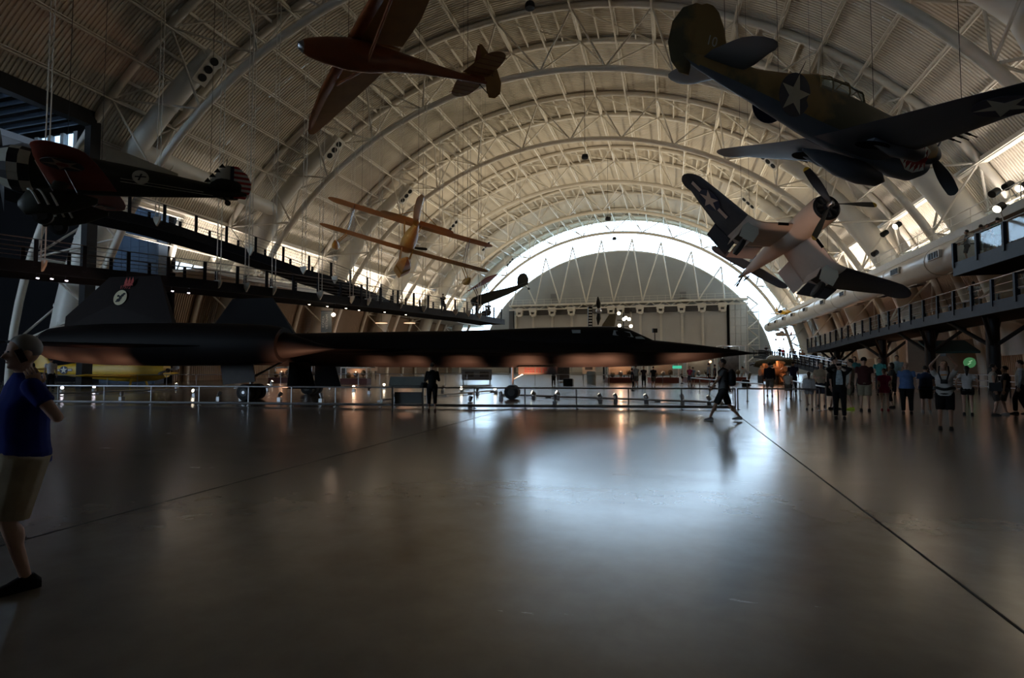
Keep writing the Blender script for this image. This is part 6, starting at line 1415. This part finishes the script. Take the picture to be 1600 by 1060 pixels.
# olive fuselage beyond the nose
P2 = simple_plane(camframe(1176, 569, 66, (-1, -.02, .1)), 'olive green aircraft parked far behind the tip of the black nose', 7.5, 9, mat('olive_drab', (.05, .05, .03), .6, var=.1), M_dg)
# right side: cafe wall, awning, round green sign
p = onu(1496, 541, 46); m = MB(); m.box((18.6, 46.5, 1.7), (4.2, .3, 3.4)); struct(m.build('wall_cafe', mat('tan_partition', (.42, .30, .22), .7, var=.05)))
m = MB(); m.box((20.6, 33.5, 2.2), (.3, 9, 4.4)); struct(m.build('wall_service', mat('tan_partition', (.42, .30, .22), .7)))
aw = MB(); a_ = onu(1455, 550, 43.5); b_ = onu(1532, 546, 43.5); aw.add([V((a_.x, 43.5, 2.5)), V((b_.x, 43.5, 2.5)), V((b_.x, 45.5, 3.3)), V((a_.x, 45.5, 3.3)), V((a_.x, 43.5, 2.35)), V((b_.x, 43.5, 2.35)), V((b_.x, 45.5, 3.2)), V((a_.x, 45.5, 3.2))], [(0, 1, 2, 3), (7, 6, 5, 4), (0, 4, 5, 1), (1, 5, 6, 2), (2, 6, 7, 3), (3, 7, 4, 0)])
tag(aw.build('cloth_awning', mat('dark_teal_canvas', (.01, .05, .06), .8)), 'dark teal canvas awning behind the crowd at right', 'awning')
p = onu(1515, 567, 42.5); c = empty('round_sign', p, 0, 'round pale green lit sign behind the branching column at right', 'sign'); m = MB(); m.prism(circ(.34), .06, Matrix.Rotation(R(90), 3, 'X')); m.build('disc', mat('green_sign_face', (.02, .12, .05), .5, emit=(.15, .5, .2), es=.25), c); m = MB(); m.path([(-.12, -.05, -.12), (.05, -.05, .0), (-.05, -.05, .05), (.12, -.05, .14)], .03, 6); m.build('mark', mat('pale_green_mark', (.5, .7, .5), .5, emit=(.5, .8, .5), es=.4), c)
for x, y, z, pw, cl in ((18.5, 52, 2.8, 60, (1, .5, .28)), (19.0, 40, 3.2, 22, (1, .5, .28)), (19, 66, 6.0, 120, (1, .5, .28)), (19.5, 82, 6, 120, (1, .55, .32)), (19.5, 30, 3.4, 14, (1, .5, .28)), (-38, 46, 4.5, 60, (1, .5, .3)), (-38, 60, 4.5, 90, (1, .5, .3)), (-38, 74, 4.5, 90, (1, .5, .3))):
    lamp('POINT', 'aisle_lamp', (x, y, z), pw*.6, cl, 1.2)
for k, (x, y, u) in enumerate(((1283, 488, 82), (1266, 494, 88), (780, 500, 70), (596, 505, 58), (640, 505, 62))):
    p = onu(x, y, u); c = tag(empty('pendant_lamp', p), 'broad warm pendant lamp glowing in the %s aisle, %s from the %s' % (('right', ordn(1-k), 'left') if k < 2 else ('left', ordn([0, 0, 2, 0, 1][k]), 'left')), 'lamp'); m = MB(); m.path([(0, 0, .12), (0, 0, 0)], [.25, .8], 16); m.build('shade', M_panelw, c, True); m = MB(); m.path([(0, 0, -.01), (0, 0, -.03)], .7, 16); m.build('diffuser', mat('warm_diffuser', (1, .7, .45), .5, emit=(1, .62, .38), es=1.6), c)
    m = MB(); m.tube((0, 0, .1), (0, 0, max(.5, 9.7-p.z)), .02, 5); m.build('cord', M_black, c)
ROOTS = {o['label'][:12]: o for o in COL.objects if o.type == 'EMPTY' and o.get('category') == 'aircraft'}
def rootof(s): return [o for o in COL.objects if o.get('label', '').startswith(s)][0]
bpy.context.view_layer.update()
cables(rootof('olive and sand'), [(-3.4, -3, -.2), (-3.4, 3, -.2), (-2.6, .3, .6), (-8.2, 0, .45)], 'thin dark cables holding the shark-mouthed fighter')
cables(rootof('gull-winged'), [(-2.0, 0, .6), (-3.6, 2.4, -.8), (-3.6, -2.4, -.8), (-8.6, 0, .3)], 'thin dark cables holding the gull-winged fighter')
cables(rootof('yellow two-winged'), [(-1.3, 3.2, 1.4), (-1.3, -3.2, 1.4), (-6.6, 0, .5)], 'thin dark cables holding the yellow floatplane')
cables(rootof('varnished'), [(-1.8, 1.5, .75), (-1.8, -1.5, .75), (-5.2, 0, .25)], 'thin dark cables holding the brown glider')
cables(rootof('olive and red'), [(-2.2, 2.5, -.1), (-2.2, -2.5, -.1), (-5.8, 0, .4)], 'thin dark cables holding the red-winged pursuit plane')
cables(Pd, [(-1.8, 1.5, 1.7), (-1.8, -1.5, 1.7), (-5.8, 0, .3)], 'thin dark cables holding the dark high-wing monoplane')
cables(rootof('small yellow'), [(-1.3, 0, .4)], 'thin cable holding the small yellow aircraft'); cables(rootof('small white'), [(-1.2, 0, .4)], 'thin cable holding the small white aircraft')
